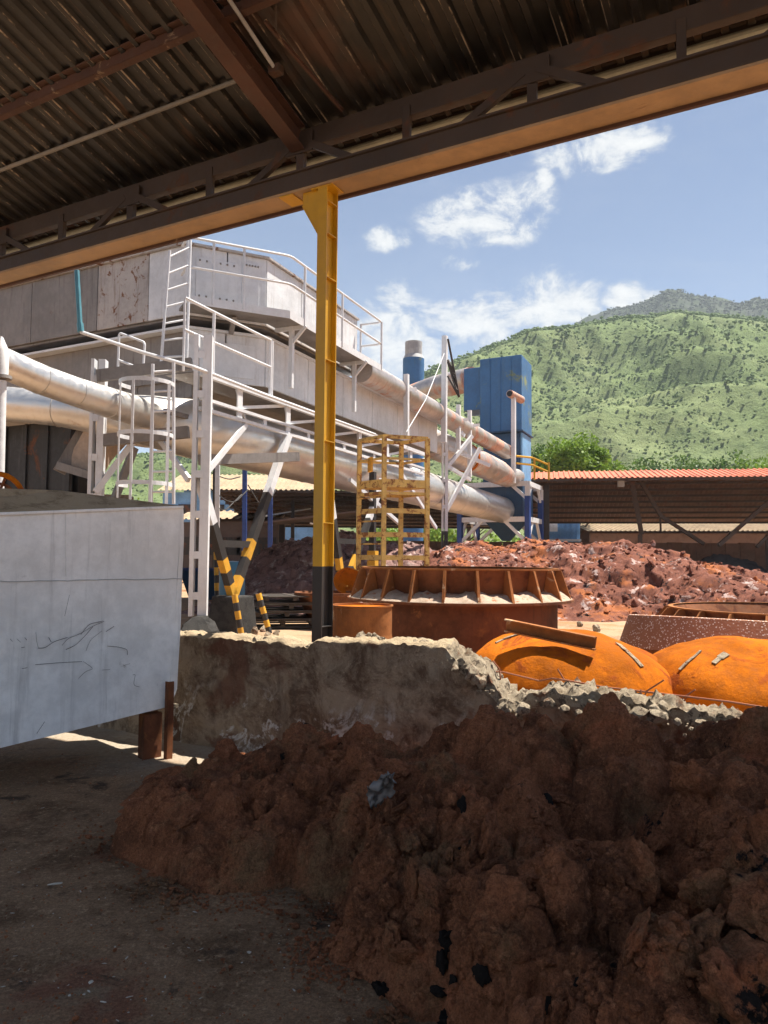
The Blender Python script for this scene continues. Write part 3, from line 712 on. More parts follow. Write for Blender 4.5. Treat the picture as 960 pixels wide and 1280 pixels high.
def heap_mesh(name, X, Y, H, keep, mats):
    f = grid_faces(*X.shape); kf = keep.ravel()[f].any(1); f = f[kf]
    used = np.unique(f); re = np.full(X.size, -1); re[used] = np.arange(used.size)
    v = np.stack([a.ravel()[used] for a in (X, Y, H)], -1)
    return mesh_obj(name, v, re[f], mats, None, True, 180)

ctl = []
for (a, b, d) in [(190, 985, 4.3), (245, 975, 4.25), (290, 985, 4.3), (250, 1040, 3.95), (200, 1040, 4.05), (330, 950, 4.9), (300, 992, 4.55), (380, 930, 5.1), (400, 1000, 4.2), (400, 1060, 3.75), (340, 1040, 3.95),
                  (450, 945, 4.9), (500, 935, 4.95), (500, 1000, 4.0), (500, 1100, 3.3), (450, 1150, 3.2), (460, 1080, 3.5), (560, 899, 4.85), (640, 887, 4.65), (720, 882, 4.45), (765, 888, 4.35), (840, 906, 4.15), (960, 910, 3.85),
                  (600, 960, 4.15), (700, 955, 4.15), (800, 950, 4.0), (900, 960, 3.8), (600, 1080, 3.15), (700, 1080, 3.1), (800, 1080, 3.0), (900, 1080, 2.9), (600, 1200, 2.62), (540, 1190, 2.85), (700, 1200, 2.5), (800, 1200, 2.42), (900, 1200, 2.33),
                  (700, 1290, 2.17), (850, 1280, 2.1), (960, 1280, 2.04), (1100, 905, 3.6), (1100, 1100, 2.55), (1100, 1300, 1.93), (1250, 950, 3.4), (1300, 1200, 2.1)]:
    p = P(a, b + (7 if b < 910 else 0), d); ctl.append((p.x, p.y, p.z))
for (a, b) in [(150, 1045), (170, 1075), (205, 1098), (250, 1112), (295, 1118), (335, 1112), (372, 1112), (405, 1125), (418, 1145), (403, 1180), (420, 1205), (462, 1228), (505, 1255), (545, 1285), (575, 1330), (620, 1390), (145, 1015), (175, 990), (200, 965), (260, 955)]:
    p = PZ(a, b, 0); ctl.append((p.x, p.y, 0.0))
for (a, b) in [(60, 1050), (120, 1120), (230, 1180), (340, 1180), (330, 1260), (430, 1320), (520, 1420), (90, 980), (150, 940), (220, 925), (280, 940)]:
    p = PZ(a, b, 0); ctl.append((p.x, p.y, -.12))
ctl += [(S(s_, 1.02, 0).x, S(s_, 1.02, 0).y, z_) for s_, z_ in ((-1.2, .06), (-.6, .1), (0., .2), (.6, .38), (1.2, .42), (1.8, .42), (2.4, .42), (3., .42))]
ctl += [(.55, 1.5, -.02), (.9, 1.2, .02), (1.5, 1.0, .05), (2.4, 1.2, .3)]
step = .0095; x0, x1, y0, y1 = -1.75, 2.75, 1.35, 6.0
X, Y = np.meshgrid(np.arange(x0, x1, step), np.arange(y0, y1, step), indexing='ij')
H0 = tps(ctl, X, Y, 2e-3)
t_grid = t_of((0, 0)) - ND.x * X - ND.y * Y
_f0 = np.clip((t_grid - 1.12) / .4, 0, 1); _f0 = _f0 * _f0 * (3 - 2 * _f0); H0 = np.where(H0 > 0, H0 * _f0 - .04 * (1 - _f0), H0)   # the heap stops short of the wall foot
edge = np.clip(H0 / .12, 0, 1)
H = H0 + fbm(np.stack([X * 2.2, Y * 2.2, X * 0], -1), 3) * .05 * edge
# the overhanging shelf with a dark hollow under it, and a cleft
def blob(px, py, d, rx, ry, hh, soft=1.5):
    global H
    p = P(px, py, d); e = ((X - p.x) / rx) ** 2 + ((Y - p.y) / ry) ** 2; H = H + hh * np.exp(-e ** soft)
blob(735, 985, 3.75, .36, .16, .15); blob(745, 1030, 3.45, .26, .1, -.26, 2); blob(630, 1020, 3.55, .16, .13, .07); blob(870, 1000, 3.5, .2, .2, .05); blob(700, 905, 4.5, .035, .3, -.07)
H = np.maximum(H, H0 - .2)
t_grid = t_of((0, 0)) - ND.x * X - ND.y * Y
H = lumps(H, X, Y, step, x0, y0, 170, .1, .25, .95, 4, 3); H = lumps(H, X, Y, step, x0, y0, 800, .05, .15, 1.5, 8, 4)
clus = fbm(np.stack([X * 1.5, Y * 1.5, X * 0 + 9], -1), 3)
H2 = lumps(H, X, Y, step, x0, y0, 6500, .016, .055, 1.0, 18, 5)
H = np.where(clus > -.12, H2, H * .5 + H2 * .5)
edge = np.clip((H0 + .02) / .1, 0, 1); H = H - float((H - H0)[(H0 > .15) & (t_grid > 1)].mean()); H = H0 * (1 - edge) + np.maximum(H, H0 - .22) * edge
q = np.stack([X, Y, H], -1)
nn = normals_of(X, Y, H)
dsp = (fbm(q * 9, 4) * .03 - (np.abs(perlin(q * 17)) < .05) * .006 + (np.abs(perlin(q * 22)) - .2) * .025 + fbm(q * 52, 3) * .008) * edge
X2, Y2, H2 = X + nn[..., 0] * dsp, Y + nn[..., 1] * dsp, H + nn[..., 2] * dsp - .004
soil = heap_mesh('soil_heap', X2, Y2, H2, (H0 > -.03) & (t_grid > .86), M['soil'])
tag(soil, 'large lumpy heap of red-brown soil on the shed floor', 'soil heap')
def heap_h(x, y):
    i = int(round((x - x0) / step)); j = int(round((y - y0) / step))
    return float(H2[min(max(i, 0), H2.shape[0] - 1), min(max(j, 0), H2.shape[1] - 1)])
# loose clods lying on and round the heap, one by one
clod = rock_meshes('clod', M['soil'], 8, 4, .42, True)
tries = 0; done = 0
while done < 300 and tries < 12000:
    tries += 1
    px, py = random.uniform(150, 975), random.uniform(885, 1279)
    p = PZ(px, py, .15)
    for _ in range(6): p = PZ(px, py, max(0, heap_h(p.x, p.y)))
    hb = heap_h(p.x, p.y)
    if hb < .015 or not (x0 < p.x < x1 and y0 < p.y < y1) or t_of(p) < 1.0: continue
    if fbm(np.array([[p.x * 1.3, p.y * 1.3, .7]]), 2)[0] < random.uniform(-.5, .3): continue
    r = random.uniform(.03, .065) * (1 if done > 110 else 1.7) * min(1, .45 + hb * 2)
    place(random.choice(clod), 'clod', (p.x, p.y, hb - r * .02), (r, r * random.uniform(.75, 1.1), r * random.uniform(.55, .75)), soil); done += 1
char = rock_meshes('charcoal_lump', M['charcoal'], 4, 3, .5, True)
for (cx_, cy_, sx_, sy_, n_) in ((570, 1185, 18, 14, 9), (566, 1235, 12, 20, 8), (690, 1005, 12, 16, 6), (580, 1062, 14, 10, 5), (920, 1122, 14, 7, 4), (905, 1245, 20, 10, 5), (700, 1272, 14, 6, 4), (960, 1140, 6, 14, 3), (470, 1130, 8, 8, 2)):
    for _i in range(n_):
        px, py = random.gauss(cx_, sx_), random.gauss(cy_, sy_); p = PZ(px, py, .15)
        for _ in range(5): p = PZ(px, py, max(0, heap_h(p.x, p.y)))
        r = random.uniform(.018, .042); place(random.choice(char), 'charcoal_lump', (p.x, p.y, heap_h(p.x, p.y)), (r, r, r * .7), soil)
vs, fs = [], []
import bmesh as _bm
b_ = _bm.new(); _bm.ops.create_icosphere(b_, subdivisions=2, radius=1); C1 = np.array([v.co[:] for v in b_.verts]); F1 = np.array([[v.index for v in f.verts] for f in b_.faces]); b_.free()
var = [C1 * (1 + fbm(C1 * 1.6 + 5 * i, 3) * .7)[:, None] for i in range(12)]
cnt = 0
for i in range(22000):
    px, py = random.uniform(140, 975), random.uniform(885, 1285); p = PZ(px, py, .15)
    for _ in range(4): p = PZ(px, py, max(0, heap_h(p.x, p.y)))
    hb = heap_h(p.x, p.y)
    if hb < .004 or not (x0 < p.x < x1 and y0 < p.y < y1) or t_of(p) < .95: continue
    if fbm(np.array([[p.x * 3, p.y * 3, 2.7]]), 2)[0] < random.uniform(-.45, .35): continue
    r = .003 + .017 * random.random() ** 4
    small = r < .010
    V = (IV if small else random.choice(var)) * r * np.array([1, random.uniform(.7, 1), random.uniform(.6, .9)]); a = random.uniform(0, 6.28)
    V = V @ np.array([[math.cos(a), math.sin(a), 0], [-math.sin(a), math.cos(a), 0], [0, 0, 1]])
    vs.append(V + np.array([p.x, p.y, hb + r * .1])); fs.append((IF if small else F1) + cnt); cnt += len(V)
tag(mesh_obj('crumbs', np.concatenate(vs), np.concatenate(fs), M['soil'], soil, True, 60), kind='stuff')
# crumbs spilled at the foot of the heap and litter on the floor
vs, fs = [], []
for i in range(2600):
    if i < 1500:
        px, py = random.uniform(0, 620), random.uniform(935, 1279)
    else:
        b = random.choice([(150, 1045), (205, 1098), (250, 1112), (335, 1112), (405, 1125), (403, 1180), (420, 1205), (505, 1255)]); px = b[0] + random.gauss(-10, 22); py = b[1] + random.gauss(8, 14)
    p = PZ(px, py, 0)
    if heap_h(p.x, p.y) > .02 and x0 < p.x < x1 and p.y > y0: continue
    r = random.uniform(.002, .006) * (1 if i < 1500 else 1.7) * (2.2 if random.random() < .03 else 1)
    k = len(vs) * 12
    vs.append(IV * r * (.6 + .8 * RS.rand(12, 1)) * np.array([1, 1, .7]) + np.array([p.x, p.y, r * .3 - .004])); fs.append(IF + k)
tag(mesh_obj('floor_crumbs', np.concatenate(vs), np.concatenate(fs), M['soil'], None), 'dark crumbs of soil spilled over the shed floor', 'crumbs', kind='stuff')
vs, fs = [], []
for i in range(190):
    px, py = random.uniform(0, 560), random.uniform(960, 1279); p = PZ(px, py, 0)
    if x0 < p.x < x1 and p.y > y0 and heap_h(p.x, p.y) > .02: continue
    r = random.uniform(.0015, .0045) * (2.4 if random.random() < .05 else 1); k = len(vs) * 12; a = random.uniform(0, 3.14)
    st = np.array([random.choice([1, 1, 3.5]), 1, .5]); V = IV * r * (.6 + .8 * RS.rand(12, 1)) * st
    V = V @ np.array([[math.cos(a), math.sin(a), 0], [-math.sin(a), math.cos(a), 0], [0, 0, 1]])
    vs.append(V + np.array([p.x, p.y, .003])); fs.append(IF + k)
tag(mesh_obj('floor_flecks', np.concatenate(vs), np.concatenate(fs), M['white_bit'], None), 'small pale flecks littering the dark shed floor', 'litter', kind='stuff')
# grey plastic scrap half buried in the heap
p = PZ(476, 1006, .3)
for _ in range(8): p = PZ(476, 1006, heap_h(p.x, p.y))
p = p + Vector((0, -.06, .075))
gu, gv = np.meshgrid(np.linspace(-1, 1, 14), np.linspace(-1, 1, 20), indexing='ij')
bx = gu * .06 * (1 - .55 * np.abs(gv)) + .03 * gv + fbm(np.stack([gv * 3, gu * 3, gv * 0], -1), 2) * .035; bz = gv * .085 + fbm(np.stack([gv * 2, gu * 4, gv * 0 + 4], -1), 2) * .04
by = fbm(np.stack([gu * 1.3, gv * 1.3, gu * 0 + 2], -1), 3) * .06 - .05 * gv
rs_ = -1
tag(mesh_obj('plastic_scrap', np.stack([bx + p.x, by + p.y - .02, bz + p.z + .02], -1).reshape(-1, 3), grid_faces(14, 20), M['bag'], None, True, 180), 'torn grey plastic scrap stuck in the soil heap', 'plastic scrap')
bpy.data.objects['plastic_scrap'].modifiers.new('thick', 'SOLIDIFY').thickness = .003

# ================================================================== the grey skip
FL = P(0, 640, 5.3); FR = P(228, 632, 6.3)
hd = Vector((FR.x - FL.x, FR.y - FL.y, 0)).normalized(); hn = Vector((hd.y, -hd.x, 0))     # outward, toward the viewer
def HF(px, py, off=0): return PL(px, py, FL, hn) + hn * off
skip = empty('steel_skip', Vector((-2.4, 5.7, 0)), 'big grey painted steel skip with scratched side and earth on its lid', 'skip')
tl, tr, br1, br0, bl = HF(0, 641), HF(228, 632.5), HF(226, 872), HF(208, 884), HF(0, 935)
def ext(a, b, k): return a + (a - b) * k
tl = ext(tl, tr, .8); bl = ext(bl, br0, .8)
inn = -hn
# front panel as a gently dented grid
nu, nv = 90, 60
U_, V_ = np.meshgrid(np.linspace(0, 1, nu), np.linspace(0, 1, nv), indexing='ij')
bot = np.array([tuple(bl + (br0 - bl) * u) for u in np.linspace(0, 1, nu)]); tp = np.array([tuple(tl + (tr - tl) * u) for u in np.linspace(0, 1, nu)])
Pq = bot[:, None] * (1 - V_[..., None]) + tp[:, None] * V_[..., None]
# right edge: bulge of the side between foot and top
Pq = Pq + np.array(tuple(hd))[None, None] * (.09 * np.clip((U_ - .9) / .1, 0, 1) * np.sqrt(np.clip(V_ * 12, 0, 1)) * (1 - V_) ** .5)[..., None]
dent = fbm(Pq * 1.6, 3) * .016 + fbm(Pq * 5, 2) * .003
Pq = Pq + np.array(tuple(hn))[None, None] * dent[..., None]
mesh_obj('front_panel', Pq.reshape(-1, 3), grid_faces(nu, nv), M['skip'], skip, True, 180)
dpt = .85
mb = MB(); a, b, c, d = br0 + hd * .02, tr, tr + inn * dpt, br0 + inn * dpt; mb.add([a, b, c, d], [(0, 1, 2, 3)]); mb.build('side_panel', M['skip'], skip)
mb = MB(); mb.add([bl, br0, br0 + inn * dpt, bl + inn * dpt], [(0, 1, 2, 3)]); mb.build('bottom_panel', M['skip'], skip)
mb = MB(); mb.add([bl + inn * dpt, br0 + inn * dpt, tr + inn * dpt, tl + inn * dpt], [(0, 1, 2, 3)]); mb.build('back_panel', M['skip'], skip)
# lid: low ridge sloping to the right, earth on top
rg0 = P(-120, 606, 5.2); rg1 = P(75, 613, 6.0); 
lid = MB(); lid.add([tl, tr, tr + inn * dpt, tl + inn * dpt, rg0, rg1], [(0, 1, 5, 4), (1, 2, 5), (2, 3, 4, 5), (3, 0, 4)])
lid.build('lid', earth('lid_earth', ((.25, .18, .11), (.4, .3, .19), (.52, .42, .3)), 3, .6), skip)
mb = MB(); mb.bar(tl + Vector((0, 0, -.008)) + hn * .008, tr + Vector((0, 0, -.008)) + hn * .008, .03, .022); mb.build('top_lip', M['skip'], skip, bevel=.004)
mb = MB(); mb.tube([HF(px, 727 - px * .017 + random.uniform(-.6, .6), .007) for px in range(0, 229, 12)], .0028, 6); mb.build('weld_seam', M['chimney'], skip, True)
mb = MB(); mb.tube([HF(82 + random.uniform(-.4, .4), y_, .008) for y_ in range(640, 726, 10)], .003, 6); mb.build('weld_seam', M['skip'], skip, True)
scr = [[(140, 690), (165, 690), (200, 665), (250, 650)], [(230, 680), (250, 655), (300, 635), (350, 605), (388, 590)], [(245, 695), (280, 680), (320, 640), (345, 610)], [(130, 752), (210, 745), (305, 740)], [(400, 682), (440, 685), (475, 695), (475, 715)],
       [(395, 628), (425, 608)], [(290, 805), (320, 775), (350, 768), (310, 740)], [(495, 790), (505, 788), (497, 830), (520, 835)], [(135, 1010), (165, 965)], [(380, 772), (410, 770)], [(460, 755), (485, 748)], [(80, 767), (100, 763)],
       [(132, 630), (135, 665), (142, 690)], [(180, 650), (190, 668)], [(60, 655), (75, 668)], [(35, 655), (45, 665)], [(90, 650), (98, 660)], [(78, 688), (90, 686)], [(240, 570), (258, 490)], [(320, 700), (335, 660), (380, 625)], [(300, 640), (330, 600), (385, 588)]]
mb = MB()
for st in scr:
    mb.tube(arc([HF(a / 3, 580 + b / 3, .012) for a, b in st], .03, 3), random.uniform(.001, .0021), 5)
mb.build('scratches', M['scratch'], skip)
# the brown prop and foot under its corner
mb = MB(); a = HF(209, 851, .06); b = PZ(206, 936, 0); b = Vector((a.x, a.y, -.02)); mb.bar(a, b, .05, .012, up=hn); mb.bar(a + hd * -.022 + inn * .02, b + hd * -.022 + inn * .02, .008, .045, up=hn); mb.build('corner_prop', M['rust'], skip)
mb = MB(); c = HF(196, 900, -.1); mb.box((c.x, c.y, .15), (.16, .1, .36), hd); mb.build('foot_block', M['rust_wall'], skip, bevel=.01)
for s0 in (-1.5, -.7): mb = MB(); c = FL + hd * s0 + inn * .4; mb.box((c.x, c.y, .12), (.14, .14, .3), hd); mb.build('foot_block', M['rust_wall'], skip)
mb = MB(); c = HF(216, 882, .02); mb.box(c, (.05, .05, .03), hd); mb.build('lug', M['fracture'], skip)
# ================================================================== the silver plant
def along(px, py, p0, d):
    d = Vector(d); return PL(px, py, p0, Vector((d.y, -d.x, 0)).normalized())
def flat(p, z): return Vector((p.x, p.y, z))
MD = Vector((.897, .442, 0)).normalized(); LD = Vector((-.881, .473, 0)); NM = Vector((MD.y, -MD.x, 0)); NL = Vector((-.473, -.881, 0))
A = P(233, 306, 15.2); Bc = along(334, 323, A, MD); Cc = along(447, 400, Bc, DP); Lp = A + LD * 9
zt = A.z; zb = along(228, 393, A, LD).z
plant = empty('gas_cleaning_plant', flat(A, YZ), 'two-tier silver furnace hood and long box flue standing behind the yellow post', 'plant')
def panels(name, path, z0, z1, mat, par, n_each, out, trim=.012):
    for (a, b), k, nrm in zip(zip(path, path[1:]), n_each, out):
        for i in range(k):
            p = a + (b - a) * (i / k); q = a + (b - a) * ((i + 1) / k); g = (b - a).normalized() * trim
            m_ = MB(); o1 = [p + g, q - g]
            vs = [flat(o1[0], z0), flat(o1[1], z0), flat(o1[1] - nrm * .05, z0), flat(o1[0] - nrm * .05, z0)]
            m_.hexa([*vs, *[flat(v, z1) for v in vs]])
            m_.build(name, mat[i % len(mat)] if isinstance(mat, list) else mat, par, bevel=.01)
# upper hood
core = [Lp - NL * .06, A - (NL + NM) * .05, Bc - (NM + DN) * .04, Cc - DN * .06, Cc - DN * 2.6, Lp + Vector((3, 6, 0))]
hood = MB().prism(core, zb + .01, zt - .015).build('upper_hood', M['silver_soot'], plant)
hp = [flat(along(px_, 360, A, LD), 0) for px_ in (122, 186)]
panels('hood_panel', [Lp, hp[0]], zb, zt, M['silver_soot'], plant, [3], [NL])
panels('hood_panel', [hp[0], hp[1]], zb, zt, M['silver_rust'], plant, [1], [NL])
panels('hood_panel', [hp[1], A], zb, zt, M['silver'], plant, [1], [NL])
panels('hood_panel', [A, Bc, Cc], zb, zt, M['silver'], plant, [2, 3], [NM, DN])
# rust bloom plate on the shaded face
a, b = along(136, 360, A, LD), along(185, 330, A, LD)
# thin roof sheet with overhang
rf = [Lp + NL * .05, A + (NL + NM) * .05, Bc + (NM + DN) * .04, Cc + DN * .06, Cc - DN * 2.6, Lp + Vector((3, 6, 0))]
MB().prism(rf, zt + .002, zt + .045).build('hood_roof', M['silver_rust'], plant)
# door plates with bolts on the middle face
for (u0, u1, za, zc) in ((.12, .62, .25, .85), (.68, .9, .2, .9)):
    p, q_ = A.lerp(Bc, u0) + NM * .02, A.lerp(Bc, u1) + NM * .02
    m_ = MB(); z0_, z1_ = zb + (zt - zb) * za, zb + (zt - zb) * zc
    vs = [flat(p, z0_), flat(q_, z0_), flat(q_ - NM * .04, z0_), flat(p - NM * .04, z0_)]
    m_.hexa([*vs, *[flat(v, z1_) for v in vs]]); dr = m_.build('inspection_plate', M['silver_clean'], plant, bevel=.006)
    for i in range(6):
        for zz in (z0_ + .06, z1_ - .06):
            c = p.lerp(q_, (i + .5) / 6) + NM * .008; m_ = MB(); m_.box(flat(c, zz), (.03, .03, .03), MD); m_.build('bolt', M['silver_soot'], dr)
# lower box flue
E = along(547, 530, Bc + DN * .02, DP); z2t = E.z; z2b = along(547, 567, Bc, DP).z
core2 = [Lp - NL * .3, A - (NL + NM) * .1, Bc - (NM + DN) * .04, flat(E, 0) - DN * .07, flat(E, 0) - DN * 1.5, Lp + Vector((4, 6, 0))]
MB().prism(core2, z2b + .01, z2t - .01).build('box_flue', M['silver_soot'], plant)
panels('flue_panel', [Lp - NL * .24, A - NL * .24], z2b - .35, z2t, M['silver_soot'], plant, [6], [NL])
panels('flue_panel', [A, Bc], z2b, z2t, M['silver'], plant, [2], [NM])
panels('flue_panel', [Bc + DN * .02, flat(E, 0) + DN * .0], z2b, z2t, M['silver'], plant, [6], [DN])
cap = [Lp + NL * .0, A + (NL + NM) * .03, Bc + (NM + DN) * .05, flat(E, 0) + DN * .1, flat(E, 0) - DN * 1.5, Lp + Vector((4, 6, 0))]
MB().prism(cap, z2t, z2t + .05).build('flue_flange', M['silver_clean'], plant)
MB().prism(core, zb - .05, zb).build('hood_flange', M['silver_soot'], plant)
m_ = MB(); p, q_ = A.lerp(Bc, .35) + NM * .02, A.lerp(Bc, .85) + NM * .02
vs = [flat(p, z2b + .12), flat(q_, z2b + .12), flat(q_ - NM * .04, z2b + .12), flat(p - NM * .04, z2b + .12)]; m_.hexa([*vs, *[flat(v, z2t - .2) for v in vs]]); m_.build('inspection_plate', M['silver_clean'], plant, bevel=.006)
# struts in the gap
for u in (.55,):
    p = A.lerp(Bc, u) + NM * .05; m_ = MB(); m_.bar(flat(p, z2t), flat(p + NM * .25, zb), .1, .06); m_.build('strut', M['silver_soot'], plant)
for i in range(4):
    p = Lp.lerp(A, .3 + .2 * i) - NL * .5; m_ = MB(); m_.bar(flat(p, z2t), flat(p, zb), .12, .12); m_.build('strut', M['silver_soot'], plant)
# upper platform round the nose
Ao = A + NM * .72 - MD * .12; Bo = Bc + (NM + DN).normalized() * .78; Co = Cc + DN * .72 - DP * .05
zp = along(240, 374, Ao, MD).z
deckp = [A - MD * .12 + NM * .02, Ao, Bo, Co, Cc + DN * .02 - DP * .05, Bc + (NM + DN) * .02]
MB().prism(deckp, zp - .05, zp).build('platform_deck', M['silver_soot'], plant)
def toe(path, z, h, par, name='toe_plate', mat='silver_clean'):
    for a, b in zip(path, path[1:]):
        m_ = MB(); m_.bar(flat(a, z), flat(b, z), .012, h); m_.build(name, M[mat], par)
toe([Ao, Bo, Co], zp - .01, .16, plant)
def railing(path, z0, tops, posts, par, r=.028, end=None):
    for h in tops:
        pts = [flat(p, z0 + h) for p in path]
        if end: pts = pts + [flat(end, z0 + h)]
        m_ = MB(); m_.tube(arc(pts, .14), r, 8); m_.build('hand_rail', M['silver_clean'], par, True)
    for p in posts:
        m_ = MB(); m_.tube([flat(p, z0 - .05), flat(p, z0 + max(tops))], r, 8); m_.build('rail_post', M['silver_clean'], par, True)
rp = [Ao, Bo, Co]
posts_ = [Ao, along(267, 330, Ao, MD), along(305, 330, Ao, MD), along(381, 360, Bo, DP), along(428, 390, Bo, DP), Co]
hr = (zt - zp) * .0 + along(240, 297, Ao, MD).z - zp
railing([Ao - NM * .5, Ao, Bo, Co, Co - DN * .62], zp, (hr, hr * .52), posts_ + [Co - DN * .6], plant)
# brackets and props below
for px in (364, 443):
    p = along(px, 460, Bc + DN * .42, DP); m_ = MB(); m_.bar(flat(p, z2t - 1.0 if px == 364 else z2t - .95), flat(p, zp - .05), .09, .09, up=DN); m_.build('platform_prop', M['silver_clean'], plant)
    m_ = MB(); m_.bar(flat(p, zp - .42), flat(p + DN * .34, zp - .07), .05, .07); m_.build('knee_brace', M['silver_clean'], plant)
    m_ = MB(); m_.bar(flat(p - DN * .4, zp - .09), flat(p + DN * .32, zp - .09), .07, .08); m_.build('bracket', M['silver_clean'], plant)
# lower walkway on its lattice girder
D0 = P(245, 462, 12.6)
def DT(px, py): return along(px, py, D0, DP)
wt = D0.z; wbz = DT(256, 512).z; wmz = DT(256, 499).z
W0 = DT(250, 500); W1 = DT(530, 560)
walk = empty('walkway_girder', flat(W0, YZ), 'silver lattice walkway girder on V legs running beside the box flue', 'walkway')
def chord(z, wd, h, nm='chord'):
    m_ = MB(); m_.bar(flat(W0, z), flat(W1, z), wd, h); m_.build(nm, M['silver_clean'], walk)
chord(wt - .02, .09, .1); chord(wmz, .07, .055); chord(wbz, .08, .06)
nW = 12
for i in range(nW + 1):
    p = W0.lerp(W1, (i + .35) / (nW + .6)); big_ = i % 2 == 1
    m_ = MB(); m_.bar(flat(p, wbz), flat(p, wt if big_ else wmz), .025, .16 if big_ else .1, up=DP); m_.build('web_plate', M['silver_clean'], walk)
    if big_ and i < nW:
        q_ = W0.lerp(W1, (i + 1.9 + .35) / (nW + .6)); m_ = MB(); m_.bar(flat(p, wmz + .05) - DN * .05, flat(q_, wt - .06) - DN * .05, .03, .06); m_.build('lacing_bar', M['silver_clean'], walk)
        m_ = MB(); m_.bar(flat(p, wt - .05) - DN * .08, flat(p + DP * .9, wbz + .02) - DN * .4, .03, .06); m_.build('lacing_bar', M['silver_clean'], walk)
m_ = MB(); a, b = W0 - DN * .38, W1 - DN * .38; m_.bar(flat(a, wt + .005), flat(b, wt + .005), .72, .03); m_.build('walkway_deck', M['silver_soot'], walk)
m_ = MB(); m_.bar(flat(W0 - DN * .72, wbz), flat(W1 - DN * .72, wbz), .08, .08); m_.build('chord', M['silver_soot'], walk)
for px0, px1 in ((230, 338),):
    p0, p1, p2 = DT(230, 420), DT(267, 420), DT(338, 450)
    h = DT(230, 382).z - DT(230, 456).z
    railing([p0, p1, p2], wt, (DT(267, 390).z - wt, DT(267, 428).z - wt), [p1, p2, p2 + DP * .06], walk)
    m_ = MB(); m_.tube([flat(p0, wt - .1), flat(p0, DT(267, 390).z)], .021, 8); m_.build('rail_post', M['silver_clean'], walk, True)
# pipe rail running down from the teal riser
m_ = MB(); m_.tube([P(96, 338, 12.2), P(100, 408, 12.2)], .04, 10); riser = m_.build('teal_riser', M['teal'], None, True); tag(riser, 'thin teal vertical pipe hanging under the eave beam at left', 'pipe')
m_ = MB(); m_.tube([P(100, 404, 12.2), P(101, 415, 12.2)], .052, 10); m_.build('elbow', M['teal'], riser, True)
m_ = MB(); m_.tube([P(101, 415, 12.2), P(180, 441, 12.15), P(243, 459, 12.2), P(259, 465, 12.55), P(330, 493, 14.2), P(469, 543, 19.2)], .03, 8)
tag(m_.build('sloping_pipe', M['silver_clean'], None, True), 'slim pale pipe running down from the teal riser along the walkway girder', 'pipe')
# laced columns
def laced(px, ytop, ybot, Y, width_px, name='laced_column', zbot=None, par=None, battens=7, black_from=None, mat='silver_clean'):
    c = P(px, ybot, Y); zt_ = P(px, ytop, Y).z; z0_ = c.z if zbot is None else zbot; w_ = width_px / 960 * Y
    for k, sg in enumerate((-1, 1)):
        for (za, zc, mm, nm) in ([(z0_, zt_, mat, 'flange')] if not black_from else [(black_from, zt_, mat, 'flange'), (z0_, black_from - .001, 'black', 'flange_base')]):
            m_ = MB(); q_ = flat(c, 0) + DP * sg * w_ * .30 + DN * (.06 if sg > 0 else -.06) * 0
            q_ = Vector((c.x + sg * w_ * .26, c.y + sg * .02, 0)); m_.box((q_.x, q_.y, (za + zc) / 2), (w_ * .42 if sg > 0 else w_ * .2, .18, zc - za), (1, .08, 0)); m_.build(nm, M[mm], par)
    for i in range(battens):
        z = z0_ + (zt_ - z0_) * (i + .5) / battens
        m_ = MB(); m_.box((c.x - w_ * .08, c.y - .09, z), (w_ * .55, .012, .12), (1, .08, 0)); m_.build('batten', M[mat if not black_from or z > black_from else 'black'], par)
laced(246, 420, 770, 12.6, 26, par=walk)
laced(118, 450, 640, 12.9, 20, par=walk, zbot=YZ)
laced(555, 552, 700, 25.2, 9, par=walk, zbot=YZ, battens=6, black_from=P(555, 664, 25.2).z)
# braces
def barp(nm, mat, par, a, b, w_, h_): m_ = MB(); m_.bar(a, b, w_, h_); return m_.build(nm, M[mat], par)
barp('brace', 'silver_clean', walk, P(257, 592, 12.6), DT(308, 530), .05, .1)
barp('brace', 'silver_clean', walk, P(236, 600, 12.7), P(192, 538, 13.4), .06, .1)
barp('brace', 'silver_clean', walk, P(119, 615, 12.8), P(172, 545, 13.2), .06, .1)
barp('brace', 'silver_soot', walk, P(168, 560, 13.6), P(140, 632, 13.3), .1, .12)
barp('cross_beam', 'silver_soot', walk, P(122, 551, 12.9), P(236, 540, 12.9), .12, .2)
barp('cross_beam', 'silver_soot', walk, P(122, 470, 12.75), P(240, 455, 12.65), .1, .2)
barp('cross_beam', 'silver_soot', walk, P(250, 575, 13.2), P(372, 571, 15.0), .12, .18)
# V legs with painted feet
def vleg(foot, tops, ycut, yc, nm_grp):
    for tp_ in tops:
        segs = ycut; prev = foot
        L_ = MB(); d_ = (tp_ - foot)
        ks = [0, .105, .21, .315, .60, 1.0] if nm_grp else [0, .1, .2, .3, .62, 1.]
        leg = None
        for (k0, k1), mm in list(zip(zip(ks, ks[1:]), ('stripe', 'black', 'stripe', 'black', 'silver_clean')))[::-1]:
            m_ = MB(); m_.bar(foot + d_ * (k0 + .0005), foot + d_ * k1, .15, .13, up=DN)
            o = m_.build('leg' if leg is None else 'painted_band', M[mm], walk if leg is None else leg)
            if leg is None: leg = o
    zt_b = foot.z + (min(q.z for q in tops) - foot.z) * .44; a, b = (foot.lerp(q, (zt_b - foot.z) / (q.z - foot.z)) for q in tops); m_ = MB(); m_.bar(a, b, .08, .12); m_.build('tie_bar', M['black'], walk)
f1 = DT(291, 745); vleg(f1, [DT(247, 590), DT(360, 543)], None, None, True)
f2 = DT(429, 741); vleg(f2, [DT(408, 590), DT(478, 600)], None, None, False)
barp('brace', 'silver_clean', walk, DT(437, 600), DT(500, 655), .08, .1); barp('brace', 'silver_clean', walk, DT(545, 660), DT(500, 590), .08, .1)
